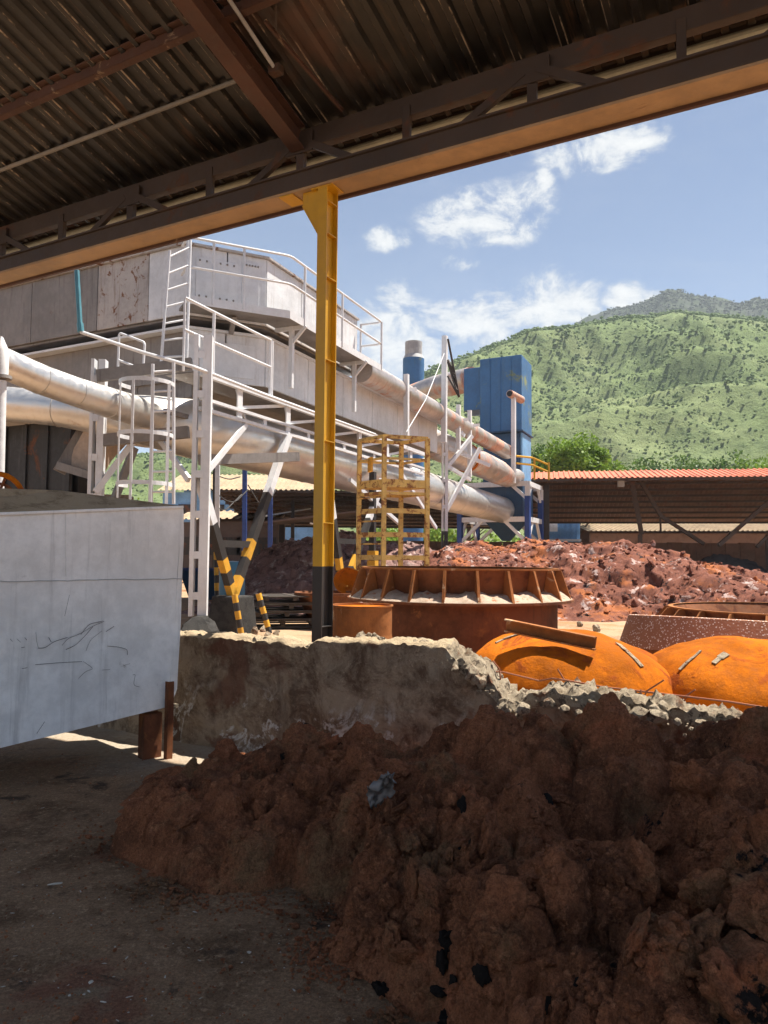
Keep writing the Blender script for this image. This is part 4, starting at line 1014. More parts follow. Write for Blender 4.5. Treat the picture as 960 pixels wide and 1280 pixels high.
m_ = MB(); m_.bar(DT(466, 590), flat(DT(466, 690), YZ), .14, .14, up=DN); leg3 = m_.build('leg', M['black'], walk)
for k_ in range(3):
    z = DT(466, 692 + 12 * k_).z; p = DT(466, 690); m_ = MB(); m_.box((p.x, p.y, z), (.22, .22, .14), DP); m_.build('painted_band', M['stripe'], leg3)
# plinths
m_ = MB(); c = flat(f1, YZ - .1); q0 = [(c + BD * a + ND * b) for a, b in ((-.36, -.3), (.36, -.3), (.36, .3), (-.36, .3))]; q1 = [(flat(c, f1.z + .01) + BD * a + ND * b) for a, b in ((-.28, -.24), (.28, -.24), (.28, .24), (-.28, .24))]
m_.hexa(q0 + q1); m_.build('plinth', M['concrete_dark'], walk, bevel=.03)
c = P(250, 770, 12.4); vs = IV
pl = place(rock_meshes('plinth', M['concrete_dark'], 1, 3, .12)[0], 'plinth', Vector((c.x + .02, c.y, YZ + .1)), (.34, .3, .46), walk, (0, 0, .3))
c = flat(f2, YZ); m_ = MB(); m_.box((c.x, c.y, (YZ + f2.z) / 2 - .05), (.6, .6, f2.z - YZ + .1), DP); m_.build('plinth', M['concrete_dark'], walk, bevel=.03)

# ---- ladders
def ladder(name, a0, a1, b0, b1, rungs, label, r=.02, mat='silver_clean'):
    t_ = empty(name, flat(a0, min(a0.z, b0.z)), label, 'ladder')
    for p, q_ in ((a0, a1), (b0, b1)): m_ = MB(); m_.tube([p, q_], r, 8); m_.build('stile', M[mat], t_, True)
    for i in range(rungs):
        k = (i + .6) / rungs; m_ = MB(); m_.tube([a0.lerp(a1, k), b0.lerp(b1, k)], r * .7, 6); m_.build('rung', M[mat], t_, True)
    return t_
ladder('access_ladder', P(201, 459, 13.6), P(212, 313, 13.6), P(233, 459, 13.7), P(238, 300, 13.9), 7, 'short silver ladder leaning up to the upper platform', .028)
cl = ladder('caged_ladder', P(189, 630, 11.6), P(191, 455, 11.6), P(217, 630, 11.7), P(217, 453, 11.7), 7, 'silver ladder inside a hooped safety cage beside the laced column', .026)
cc = (P(189, 480, 11.6) + P(217, 480, 11.7)) / 2; cd = (P(217, 480, 11.7) - P(189, 480, 11.6)).normalized()
def cage_pt(a, z):                           # cage bows toward the viewer and left
    o = Vector((-.28, -.55, 0)); rx, ry = .40, .42
    return flat(cc + Vector((-.18 + rx * math.cos(a), -.18 + ry * math.sin(a), 0)), z)
angs = [rad(x_) for x_ in (20, -20, -60, -100, -140, -180, -215)]
for yy in (481, 545, 606):
    z = P(200, yy, 11.5).z; m_ = MB()
    pts = [cage_pt(a, z) for a in np.linspace(angs[0], angs[-1], 18)]
    for p, q_ in zip(pts, pts[1:]): m_.bar(p, q_, .008, .06)
    m_.build('cage_hoop', M['silver_clean'], cl)
zt1, zb1 = P(200, 482, 11.5).z, P(200, 632, 11.5).z
for a in angs[1:-1]:
    m_ = MB(); m_.bar(cage_pt(a, zb1), cage_pt(a, zt1), .045, .01, up=cage_pt(a, 0) - flat(cc, 0)); m_.build('cage_bar', M['silver_clean'], cl)
# small guard rail left of the ladder
gr = empty('guard_rail', P(160, 470, 13.4), 'small silver guard rail on the ledge left of the ladders', 'rail')
g0, g1, g2, g3 = P(147, 468, 13.4), P(149, 416, 13.4), P(181, 428, 13.2), P(178, 472, 13.2)
m_ = MB(); m_.tube(arc([g0, g1, g2, g3], .06), .022, 8); m_.build('rail', M['silver_clean'], gr, True)
m_ = MB(); m_.tube([P(148, 450, 13.4), P(179, 462, 13.2)], .02, 8); m_.build('rail', M['silver_clean'], gr, True)

# ---- ducts
def ring(p, d, r, w_=.05):
    d = Vector(d).normalized(); m_ = MB(); m_.tube([p - d * w_ / 2, p + d * w_ / 2], r, 28); return m_
dA = P(300, 550, 15.1); dB = P(641, 641, 36.2)
dm = [P(-60, 503, 14.2), P(0, 504, 13.9), P(75, 511, 13.8), P(135, 519, 13.6), P(185, 526, 13.7), P(235, 535, 14.0), dA.copy(), dB]
dd = (dB - dA)
main = MB().tube(dm, [.3, .31, .32, .38, .46, .54, .57, .57], 32).build('main_duct', M['duct'], None, True, 40)
tag(main, 'large dull silver duct passing under the walkway girder to the blue tower', 'duct')
for k in (.12, .24, .36, .48, .60, .72, .95):
    p = dA + dd * k; m_ = ring(p, dd, .578, .035); m_.build('seam_ring', M['duct'], main, True, 40)
for k, r in ((1, .318), (2, .328), (3, .39)):
    d_ = dm[k + 1] - dm[k - 1]; ring(dm[k], d_, r + .006, .02).build('seam_ring', M['duct'], main, True, 40)
bp = [P(-50, 418, 9.3), P(0, 452, 9.8), P(50, 474, 10.4), P(95, 490, 11.0), P(135, 503, 11.6), P(165, 512, 12.6), P(200, 522, 13.6)]
br = MB().tube(bp, [.2, .2, .205, .21, .23, .25, .24], 28).build('branch_duct', M['duct'], None, True, 40)
tag(br, 'slanting silver branch pipe joining the big duct at upper left', 'duct')
for k in (2, 3, 4): ring(bp[k], bp[k + 1] - bp[k - 1], (.2, .2, .205, .21, .23)[k] + .006, .02).build('seam_ring', M['duct'], br, True, 40)
vp = empty('vertical_pipe', flat(P(1, 640, 9.6), 0), 'white vertical pipe at the left picture edge with a flanged collar', 'pipe')
m_ = MB(); m_.tube([flat(P(0, 640, 9.6), 0), P(1, 476, 9.6)], .07, 14); m_.build('pipe', M['silver_clean'], vp, True, 40)
m_ = MB(); m_.tube([P(1, 474, 9.6), P(1, 470, 9.6)], .13, 16); m_.build('collar', M['silver_soot'], vp, True, 40)
m_ = MB(); m_.tube([P(1, 470, 9.6), P(1, 440, 9.6), P(-6, 425, 9.6)], [.09, .1, .1], 14); m_.build('sleeve', M['silver'], vp, True, 40)
# duct along the top of the flue and the round end of the flue
u0, u1 = P(452, 463, 19.4), P(634, 565, 33.2)
up_ = MB().tube([u0, u1], .31, 24).build('upper_duct', M['duct_pink'], None, True, 40); tag(up_, 'long faded pinkish duct above the box flue sloping to the blue tower', 'duct')
for k in (.18, .4, .63, .82): ring(u0.lerp(u1, k), u1 - u0, .318, .03).build('seam_ring', M['duct_pink'], up_, True, 40)
m_ = MB(); m_.box(u1, (.5, .5, .5), DP); m_.build('end_flange', M['silver_soot'], up_)
e0 = flat(E, 0) - DN * .55 + Vector((0, 0, (z2t + z2b) / 2)); e1 = P(596, 578, 29.5); e2 = P(622, 590, 31.5); e3 = P(634, 597, 33); e4 = P(646, 596, 34.4)
fe = MB().tube([e0, e0.lerp(e1, .1), e1, e2, e3, e4], [.5, .52, .52, .5, .42, .36], 28).build('flue_end_duct', M['duct_pink'], None, True, 40); tag(fe, 'fat mottled duct with an orange ring leaving the end of the box flue', 'duct')
ring(e0.lerp(e1, .8), e1 - e0, .55, .12).build('orange_ring', M['rust_orange'], fe, True, 40); ring(e0.lerp(e1, .35), e1 - e0, .53, .05).build('seam_ring', M['duct'], fe, True, 40)
hb = MB().tube([P(505, 498, 44), P(545, 484, 41), P(590, 474, 38)], .62, 20).build('cross_duct', M['duct_pink'], None, True, 40); tag(hb, 'short pinkish duct entering the left side of the blue tower', 'duct')
# ---- derrick post and bare posts
dk = empty('derrick_post', flat(P(556, 690, 23.8), YZ), 'tall silver derrick post with a dark triangular lattice jib', 'derrick')
m_ = MB(); m_.bar(P(555, 553, 24.6), P(556, 420, 24.6), .16, .16, up=DN); m_.build('mast', M['silver_clean'], dk)
j0, j1, j2 = P(560, 424, 24.5), P(574, 496, 24.2), P(560, 470, 24.5)
for a, b in ((j0, j1), (j2, j1), (P(560, 450, 24.5), P(568, 468, 24.3)), (P(560, 452, 24.5), P(571, 488, 24.2))): m_ = MB(); m_.bar(a, b, .06, .06); m_.build('jib_bar', M['dark_steel'], dk)
m_ = MB(); m_.tube([P(556, 440, 24.5), P(532, 500, 21), P(508, 540, 19.5)], .012, 6); m_.build('stay_wire', M['silver_clean'], dk, True)
for px, y0_, y1_, Y_, lb in ((508, 468, 545, 21.5, 'short bare silver post in front of the flue, left of the derrick'), (573, 506, 562, 26.2, 'bare silver post just right of the derrick post'), (587, 513, 596, 27.3, 'bare silver post between the derrick and the blue tower')):
    m_ = MB(); m_.bar(P(px, y1_, Y_), P(px, y0_, Y_), .13, .13, up=DN); o = m_.build('steel_post', M['silver_clean'], None); tag(o, lb, 'post')
    m_ = MB(); m_.bar(P(px - 16, y0_ + 22, Y_ - .2), P(px + 12, y0_ + 18, Y_ + .3), .06, .1); m_.build('cross_arm', M['silver_clean'], o)
ff = empty('duct_frame', P(560, 585, 26), 'silver bracing frame carrying the ducts beside the derrick post', 'frame')
for a, b, y_ in (((558, 585), (590, 545), 26.), ((558, 582), (588, 600), 26.), ((555, 520), (580, 545), 26), ((560, 560), (612, 582), 26.5), ((557, 640), (600, 560), 25.6)):
    m_ = MB(); m_.bar(P(*a, y_), P(*b, y_ + .8), .1, .12); m_.build('brace', M['silver_clean'], ff)

# ---- furnace body, chute, wheel at far left
fb = empty('furnace_body', flat(P(60, 640, 16), YZ), 'dark sooty furnace wall beneath the ducts at far left', 'furnace')
wl0, wl1 = Lp - NL * .9, flat(along(88, 560, Lp - NL * .9, LD), 0)
for i in range(6):
    a, b = wl0.lerp(wl1, i / 6), wl0.lerp(wl1, (i + 1) / 6); g = (b - a).normalized() * .03
    m_ = MB(); vs = [flat(a + g, 1.7), flat(b - g, 1.7), flat(b - g - NL * .1, 1.7), flat(a + g - NL * .1, 1.7)]; m_.hexa([*vs, *[flat(v, z2b - .36) for v in vs]]); m_.build('wall_plate', M['sooty'], fb, bevel=.01)
    m_ = MB(); m_.bar(flat(a, YZ), flat(a, z2b - .36), .07, .1, up=NL); m_.build('stiffener', M['sooty'], fb)
m_ = MB(); vs = [flat(wl0 - NL * .25, YZ), flat(wl1 - NL * .25, YZ), flat(wl1 - NL * .9, YZ), flat(wl0 - NL * .9, YZ)]; m_.hexa([*vs, *[flat(v, z2b - .3) for v in vs]]); m_.build('furnace_core', M['sooty'], fb)
m_ = MB(); m_.bar(flat(wl0 + NL * .1, 1.72), flat(wl1 + NL * .1, 1.72), .2, .14); m_.build('ledge', M['sooty'], fb)
# brick base of the chute: every brick its own piece
bz = empty('brick_pier', flat(P(110, 640, 14), YZ), 'weathered brick pier under the beige chute', 'pier')
M['brick'] = paint('brown_brick', (.2, .12, .09), rust=(.09, .06, .05), amt=.4, rough=.9, streak=.2, rs=5)
M['mortar'] = earth('mortar', ((.12, .1, .08), (.2, .17, .14), (.27, .23, .19)), 4, .5)
c0 = P(88, 630, 14.2); bd_ = Vector((.99, .1, 0)).normalized(); m_ = MB(); m_.box((c0.x + .5, c0.y + .3, 1.5), (1.0, .5, 2.4), bd_); m_.build('mortar_core', M['mortar'], bz)
bme = MB().box((0, 0, 0), (.225, .05, .062)); bo = None
for r_ in range(12):
    for i in range(4):
        loc = Vector((c0.x + .12 + .245 * i + (.12 if r_ % 2 else 0) - .06, c0.y + .04 + .02 * i + random.uniform(-.008, .008), 1.62 + r_ * .08))
        if bo is None: o = bme.build('brick', M['brick'], bz); bo = o; o.location = loc; continue
        o = bpy.data.objects.new('brick', bo.data); COL.objects.link(o); o.location = loc; o.rotation_euler.z = random.uniform(-.03, .03); parent_to(o, bz)
ch = empty('beige_chute', P(110, 590, 13.8), 'beige tapered chute plate between the laced column and the furnace', 'chute')
ca = [P(78, 588, 13.7), P(112, 598, 13.6), P(108, 540, 13.6), P(104, 536, 13.7)]
M['beige'] = paint('warm_beige_plate', (.4, .31, .24), rust=(.2, .12, .08), amt=.2, rough=.7, streak=.3)
def plate(pts, th, nm, mat, par):
    pts = [Vector(p) for p in pts]; nn_ = (pts[1] - pts[0]).cross(pts[2] - pts[0]).normalized() * th; k = len(pts)
    m_ = MB(); m_.add([*pts, *[p - nn_ for p in pts]], [list(range(k)), list(range(k, 2 * k))[::-1]] + [(i, k + i, k + (i + 1) % k, (i + 1) % k) for i in range(k)]); return m_.build(nm, M[mat], par)
plate([P(79, 584, 13.9), P(112, 592, 13.7), P(113, 540, 13.7), P(106, 536, 13.8)], .1, 'chute_plate', 'beige', ch)
plate([P(130, 592, 13.8), P(140, 575, 14.0), P(168, 545, 14.2), P(130, 545, 13.8)], .1, 'chute_plate', 'beige', ch)
barp('chute_lip', 'silver_soot', ch, P(73, 582, 13.75), P(116, 595, 13.55), .12, .14)
barp('chute_edge', 'silver_soot', ch, P(74, 590, 13.8), P(112, 525, 14.0), .1, .22)
wh_ = empty('rusty_wheel', P(-4, 620, 8.0), 'orange rusty wheel rim standing behind the skip lid', 'wheel')  # plain rusty wheel of no known use
m_ = MB(); wc = P(-6, 628, 8.0); m_.tube([wc + Vector((math.cos(a) * .3, 0.0, math.sin(a) * .3)) for a in np.linspace(0, 2 * math.pi, 33)], .028, 8); m_.build('rim', M['rust_orange'], wh_, True)
m_ = MB(); m_.tube([wc + Vector((math.cos(a) * .2, 0.05, math.sin(a) * .2)) for a in np.linspace(0, 2 * math.pi, 33)], .016, 8); m_.build('inner_ring', M['rust'], wh_, True)
for i in range(5): a = i * 1.256; m_ = MB(); m_.tube([wc, wc + Vector((math.cos(a) * .29, .02, math.sin(a) * .29))], .014, 6); m_.build('spoke', M['rust'], wh_, True)
m_ = MB(); m_.tube([wc, flat(wc, YZ)], .05, 8); m_.build('wheel_stand', M['rust'], wh_, True)

# ================================================================== blue tower
tw = empty('blue_tower', flat(P(640, 690, 34), YZ), 'tall faded blue filter tower on a blue-legged frame', 'tower')
T0 = P(652, 443, 34.); tf = LD; ts_ = DP
def tbox(nm, mat, c, wl, dl, z0, z1, par=tw, inset=0., bevel=.02):
    c = flat(c, 0) + tf * inset + ts_ * inset; poly = [c, c + ts_ * (dl - 2 * inset), c + ts_ * (dl - 2 * inset) + tf * (wl - 2 * inset), c + tf * (wl - 2 * inset)]
    return MB().prism(poly, z0, z1).build(nm, M[mat], par, bevel=bevel)
Wd = (along(600, 452, T0, tf) - T0).length; Dp_ = 2.1
zT = T0.z; zM = P(652, 537, 34).z; zL = P(652, 584, 34).z; zF = P(652, 604, 34).z
tbox('upper_casing', 'blue', T0, Wd, Dp_, zM, zT)
xw = (along(578, 456, T0, tf) - T0).length - Wd
tbox('side_casing', 'blue', T0 + tf * (Wd + .005) + ts_ * .25, xw, 1.5, P(590, 508, 34.5).z, P(600, 454, 34.5).z)
tbox('casing_flange', 'blue_dark', T0 - tf * .07 - ts_ * .07, Wd + .14, Dp_ + .14, zM - .08, zM - .001)
tbox('lower_casing', 'blue_dark', T0, Wd, Dp_, zF + .05, zM - .09, inset=.12)
tbox('lower_side_panel', 'lightblue', T0 - tf * .0 + ts_ * .15, .1, Dp_ - .3, zF + .05, zM - .1)
for k in range(1, 4):
    p = T0 + tf * Wd * k / 4 - ts_ * .012; m_ = MB(); m_.bar(flat(p, zM + .02), flat(p, zT - .02), .03, .03, up=tf); m_.build('seam_strip', M['blue'], tw)
# frame below
Fc = T0 - tf * .35 - ts_ * .35; Fw, Fd = Wd + 1.2, Dp_ + .7
zH = P(652, 648, 34).z
corners = [Fc, Fc + tf * Fw, Fc + tf * Fw + ts_ * Fd, Fc + ts_ * Fd]
for i, c in enumerate(corners):
    m_ = MB(); m_.bar(flat(c, P(652, 684, 34).z), flat(c, zF - .6), .22, .22, up=tf); lg = m_.build('leg', M['blue_post'], tw)
    m_ = MB(); m_.bar(flat(c, YZ), flat(c, P(652, 684, 34).z - .001), .22, .22, up=tf); m_.build('painted_band', M['stripe'], lg)
    m_ = MB(); m_.bar(flat(c, zF - .599), flat(c, zF - .1), .2, .2, up=tf); m_.build('leg_head', M['silver_clean'], lg)
    d_ = corners[(i + 1) % 4]
    for z, nm in ((zF - .05, 'deck_beam'), (zH - .05, 'tie_beam')): m_ = MB(); m_.bar(flat(c, z), flat(d_, z), .16, .22); m_.build(nm, M['silver_clean'], tw)
    for q_, e_ in ((c, d_), (d_, c)):
        k = q_.lerp(e_, .33); m_ = MB(); m_.bar(flat(q_, zH - 1.1), flat(k, zH - .12), .1, .14); m_.build('knee_brace', M['silver_clean'], tw)
        k = q_.lerp(e_, .22); m_ = MB(); m_.bar(flat(q_, zF - .75), flat(k, zF - .12), .1, .14); m_.build('knee_brace', M['silver_clean'], tw)
tbox('hopper_box', 'blue_dark', T0, Wd, Dp_, zH + .05, zF - .12, inset=-.05)
cz = flat(T0, 0) + tf * Wd / 2 + ts_ * Dp_ / 2; zc0 = P(640, 676, 35).z
tp4 = [cz + tf * a * Wd * .46 + ts_ * b * Dp_ * .46 for a, b in ((-1, -1), (1, -1), (1, 1), (-1, 1))]; bt4 = [cz + tf * a * .16 + ts_ * b * .16 for a, b in ((-1, -1), (1, -1), (1, 1), (-1, 1))]
m_ = MB(); m_.hexa([flat(v, zc0) for v in bt4] + [flat(v, zH + .04) for v in tp4]); m_.build('hopper_cone', M['blue_dark'], tw)
# outlet post and yellow rail on the deck
m_ = MB(); m_.bar(P(642, 604, 32.6), P(642, 492, 32.6), .17, .17, up=tf); m_.build('outlet_post', M['silver_clean'], tw)
m_ = MB(); m_.tube([P(637, 492, 32.4), P(652, 500, 33.3)], .17, 14); m_.build('outlet_pipe', M['duct_pink'], tw, True, 40)
m_ = MB(); m_.tube([P(636.8, 491.8, 32.36), P(637, 492, 32.38)], .12, 14); m_.build('outlet_mouth', M['black'], tw, True, 40)
for y0_, y1_ in ((572, 591), (581, 600)):
    m_ = MB(); m_.tube([P(645, y0_ - 2, 32.6), P(665, y0_, 33), P(686, y1_ - 10, 34.5)], .045, 8); m_.build('yellow_rail', M['yellow'], tw, True)
for px, a, b in ((668, 572, 600), (686, 578, 600)): m_ = MB(); m_.tube([P(px, b, 33.6), P(px, a, 33.6)], .045, 8); m_.build('rail_post', M['yellow'], tw, True)
# chimney
cm = empty('chimney_stack', flat(P(516, 690, 55), 0), 'grey-capped blue steel chimney stack far behind the flue', 'chimney')
r1 = 13.6 / 960 * 55; m_ = MB(); c = P(516, 600, 55); zc1, zc2, zc3 = P(516, 449, 55).z, P(516, 444, 55).z, P(516, 428, 55).z
m_.lathe([(r1, .1), (r1, zc1)], flat(c, 0), 32); m_.build('shaft', M['blue'], cm, True, 40)
m_ = MB(); m_.lathe([(r1, zc1 + .002), (r1 * .82, zc2)], flat(c, 0), 32); m_.build('shoulder', M['chimney'], cm, True, 40)
m_ = MB(); m_.lathe([(r1 * .8, zc2), (r1 * .8, zc3), (r1 * .7, zc3), (r1 * .7, zc2)], flat(c, 0), 32); m_.build('crown', M['chimney'], cm, True, 40)
# ================================================================== yard things
# ---- worn yellow scaffold tower
sc_ = empty('scaffold_tower', flat(P(490, 700, 15.8), YZ), 'worn yellow scaffold tower with a railed top platform behind the ribbed pot', 'scaffold')
F0 = P(480, 605, 15.5); rd = Vector((.95, .31, 0)).normalized(); ld = Vector((-.62, .78, 0)).normalized()
wr = (along(534, 605, F0, rd) - F0).length; wl_ = (along(449, 605, F0, ld) - F0).length
cor = [F0, F0 + rd * wr, F0 + rd * wr + ld * wl_, F0 + ld * wl_]
ztop, zpl = P(480, 545, 15.5).z, P(480, 606, 15.5).z
for c in cor: m_ = MB(); m_.bar(flat(c, YZ - .03), flat(c, ztop), .085, .085, up=rd); m_.build('upright', M['scaffold'], sc_)
for i in range(4):
    a, b = cor[i], cor[(i + 1) % 4]
    for z, h in ((ztop, .07), ((ztop + zpl) / 2 + .05, .045), (zpl + .04, .16), (zpl - .16, .06)):
        m_ = MB(); m_.bar(flat(a, z), flat(b, z), .05, h); m_.build('ledger', M['scaffold'], sc_)
    for yy in (638, 668, 697, 726):
        z = P(480, yy, 15.5).z
        if z > YZ and i in (0, 3): m_ = MB(); m_.bar(flat(a, z), flat(b, z), .06, .1); m_.build('rung_ledger', M['scaffold'], sc_)
        z2_ = z + .28
        if i == 3 and z2_ < zpl - .1: m_ = MB(); m_.tube([flat(a, z2_), flat(b, z2_)], .018, 6); m_.build('rung', M['scaffold'], sc_, True)
for i in range(5):
    a = cor[0].lerp(cor[3], (i + .5) / 5); b = cor[1].lerp(cor[2], (i + .5) / 5); m_ = MB(); m_.bar(flat(a, zpl - .02), flat(b, zpl - .02), wl_ / 5 * .94, .035); m_.build('deck_board', M['scaffold'], sc_)
m_ = MB(); m_.box(flat(cor[3].lerp(cor[0], .45), zpl + .45) + Vector((0, 0, 0)), (.05, .22, .3), rd); m_.build('orange_plate', M['stripe'], sc_)

# ---- ribbed slag pots: cone and flange with gussets on a drum
def pot(loc, R, zs, label, ribs=22, sand=True, rot=0., scale=1.):
    t_ = empty('ribbed_pot', loc, label, 'slag pot', 'rusty ribbed pots in the yard')
    z0, z1, z2 = zs
    m_ = MB(); m_.lathe([(R * .86, 0), (R * .86, z1 - .02), (R * .80, z1 - .02), (R * .80, .0)], loc, 72); m_.build('body', M['rust_wall'], t_, True, 40)
    m_ = MB(); m_.lathe([(R * .84, z1 - .03), (R * 1.0, z1 - .03), (R * 1.0, z1), (R * .84, z1)], loc, 72); m_.build('flange', M['rust'], t_, True, 40)
    m_ = MB(); m_.lathe([(R * .8, z1), (R * .855, z2 - .03), (R * .865, z2), (R * .84, z2), (R * .77, z1)], loc, 72); m_.build('shell', M['rust'], t_, True, 40)
    m_ = MB(); m_.lathe([(R * .835, z2 - .004), (R * .875, z2 - .004), (R * .875, z2 + .018), (R * .835, z2 + .018)], loc, 72); m_.build('rim', M['rust_drum'], t_, True, 40)
    for i in range(ribs):
        a = 2 * math.pi * (i + .5) / ribs + rot; d_ = Vector((math.cos(a), math.sin(a), 0)); tg = Vector((-d_.y, d_.x, 0)) * .016
        l_ = Vector(loc); pr = [(R * .81, z1), (R * .985, z1), (R * .9, z2 - .005), (R * .86, z2 - .005)]
        vs = [l_ + d_ * r_ + Vector((0, 0, z)) - tg for r_, z in pr] + [l_ + d_ * r_ + Vector((0, 0, z)) + tg for r_, z in pr]
        m_ = MB(); m_.add(vs, [(0, 1, 2, 3), (7, 6, 5, 4), (0, 4, 5, 1), (1, 5, 6, 2), (2, 6, 7, 3), (3, 7, 4, 0)]); m_.build('gusset', M['rust_drum'], t_)
    if sand:
        th = np.linspace(0, 2 * math.pi, 181); vs = []
        for k, a in enumerate(th[:-1]):
            nn_ = float(fbm(np.array([[math.cos(a) * 6, math.sin(a) * 6, .4]]), 4)[0]); e = .05 + .035 * nn_ + .03 * abs(math.sin(a * ribs / 2 - rot * ribs / 2 + 0))
            for r_, z in ((.985, .003), (.965, .03 + .03 * nn_), (.9, e + .025), (.82, e + .05 + .03 * nn_)): vs.append((loc[0] + R * r_ * math.cos(a), loc[1] + R * r_ * math.sin(a), loc[2] + z1 + max(.004, z)))
        f_ = [[i * 4 + j, ((i + 1) % 180) * 4 + j, ((i + 1) % 180) * 4 + j + 1, i * 4 + j + 1] for i in range(180) for j in range(3)]
        mesh_obj('spilled_sand', vs, f_, M['dust'], t_, True, 180)
    return t_
pc = P(574, 740, 10.6); Rr_ = 139 / 960 * 10.6
zf = P(574, 755, 10.6 - Rr_).z - YZ; zrm = P(574, 713, 10.6 - Rr_ * .86).z - YZ
pot((pc.x, pc.y, YZ), Rr_, (0, zf, zrm), 'large rusty pot with ribbed upper shell and sand on its flange, behind the drum', 22, True, .06)
pc2 = P(975, 760, 13.8)
pot((pc2.x, pc2.y, YZ), 2.15, (0, P(975, 790, 11.8).z - YZ, P(940, 771, 11.9).z - YZ), 'rusty ribbed pot partly hidden behind the speckled band at right', 22, False, .0)
# bowl behind the yellow post
bw = empty('rusty_bowl', flat(P(408, 760, 15.5), YZ), 'rusty open bowl standing behind the yellow post', 'bowl')
c = P(412, 740, 15.2); rb = 42 / 960 * 15.2
m_ = MB(); m_.lathe([(rb * .55, 0), (rb * .7, .25), (rb * .95, c.z - YZ - .06), (rb * 1.04, c.z - YZ - .05), (rb * 1.04, c.z - YZ), (rb * .92, c.z - YZ), (rb * .66, .28)], (c.x, c.y, YZ), 40); m_.build('shell', M['rust'], bw, True, 40)
m_ = MB(); m_.lathe([(rb * .2, .3), (rb * .9, c.z - YZ - .1)], (c.x, c.y, YZ), 30); m_.build('crust', M['rust_orange'], bw, True)
sp = MB(); sp.lathe([(.02, 0), (.18, .04), (.26, .14), (.3, .28), (.28, .28), (.2, .12), (.02, .05)], (0, 0, 0), 24); so_ = sp.build('rusty_scoop', M['rust_orange'], None, True, 60)
so_.location = P(434, 733, 15.9); so_.rotation_euler = (rad(60), rad(-30), .4); tag(so_, 'small rusty scoop tipped on its side beside the scaffold', 'scoop')
# ---- oil drum
dr = empty('oil_drum', flat(P(452, 800, 7.4), YZ), 'short rusty steel drum standing behind the concrete wall', 'drum')
c = P(452.5, 758, 7.4); c = flat(c, YZ); zd = P(452, 757.5, 7.2).z - YZ; rdm = .288
m_ = MB(); pr = [(rdm * .98, 0), (rdm, .01)] + [(rdm + .008 * math.exp(-((z - zd * .33) / .015) ** 2) + .008 * math.exp(-((z - zd * .66) / .015) ** 2), z) for z in np.linspace(.02, zd - .02, 44)] + [(rdm + .012, zd - .012), (rdm + .012, zd), (rdm - .004, zd), (rdm - .006, zd - .02)]
m_.lathe(pr, c, 48); m_.build('body', M['rust_drum'], dr, True, 50)
m_ = MB(); m_.lathe([(0.001, zd - .012), (rdm - .005, zd - .02)], c, 48); m_.build('lid', M['rust_orange'], dr, True)
# ---- orange domes
def dome(name, c, R, h, tilt, label, seed, squash=1., dents=()):
    n1, n2 = 96, 40; th = np.linspace(0, 2 * math.pi, n1 + 1)[:-1]; ph = np.linspace(0, math.pi / 2, n2)
    T, Ph = np.meshgrid(th, ph, indexing='ij'); e = .72
    rr = R * np.cos(Ph) ** e; zz = h * np.sin(Ph) ** 1.0
    x = rr * np.cos(T); y = rr * np.sin(T) * squash
    q = np.stack([x, y, zz], -1); nn_ = q / np.linalg.norm(q, axis=-1, keepdims=True); q = q + nn_ * (fbm(q * 1.4 + seed, 3) * .05 * R + fbm(q * 9 + seed, 3) * .006)[..., None]
    for (dx, dy, dr_, dd_) in dents:
        e_ = np.exp(-(((q[..., 0] - dx) ** 2 + (q[..., 1] - dy) ** 2) / dr_ ** 2)); q[..., 2] -= dd_ * e_
    rm = np.array(Matrix.Rotation(tilt[0], 3, 'Y') @ Matrix.Rotation(tilt[1], 3, 'X'))
    q = q @ rm.T + np.array(tuple(c))
    a = np.arange(n1 * n2).reshape(n1, n2); an = np.roll(a, -1, 0)
    f = np.stack([a[:, :-1], an[:, :-1], an[:, 1:], a[:, 1:]], -1).reshape(-1, 4)
    o = mesh_obj(name, q.reshape(-1, 3), f, M['rust_orange'], None, True, 180)
    tag(o, label, 'vessel head', 'orange rusted vessel heads behind the wall'); return o
d1c = P(714, 860, 8.0); R1 = 139 / 960 * 8.0
d1 = dome('vessel_head', flat(d1c, YZ - .12), R1, P(660, 790, 8.0).z - YZ + .13, (rad(4), 0), 'orange rusted dome lying in front of the ribbed pot with a steel channel on it', 3, .85, ((.5, -.1, .3, .07), (.85, -.3, .2, .04)))
d2c = P(950, 850, 8.0); R2 = 1.36
d2 = dome('vessel_head', flat(d2c, YZ - .1), R2, P(900, 800, 7.9).z - YZ + .1, (rad(2), rad(-3)), 'orange rusted dome at the right picture edge with a dented shoulder', 8, .8, ((-.35, -.75, .3, .08), (.3, -.85, .4, .06)))
for base_, pts, w_ in ((d2, [(850, 838), (858, 830), (868, 822), (876, 815)], .03), (d2, [(892, 830), (900, 823), (908, 818)], .07), (d1, [(772, 806), (783, 815), (794, 825), (802, 834)], .07), (d1, [(620, 804), (634, 798), (648, 794), (660, 792)], .06)):
    inv = Matrix.Translation(-base_.location); hits = []
    for (a, b) in pts:                       # strips of lifted scale lying on the shell
        hit, loc, nr, _ = base_.ray_cast(inv @ CAM, ray(a, b).normalized())
        if hit: hits.append((Vector(loc) + base_.location, Vector(nr)))
    for (p, n0), (q_, n1) in zip(hits, hits[1:]):
        m_ = MB(); m_.bar(p + n0 * random.uniform(.004, .016), q_ + n1 * random.uniform(.004, .016), w_ * random.uniform(.6, 1.2), .01, up=n0); m_.build('scale_flake', M['fracture'], base_)
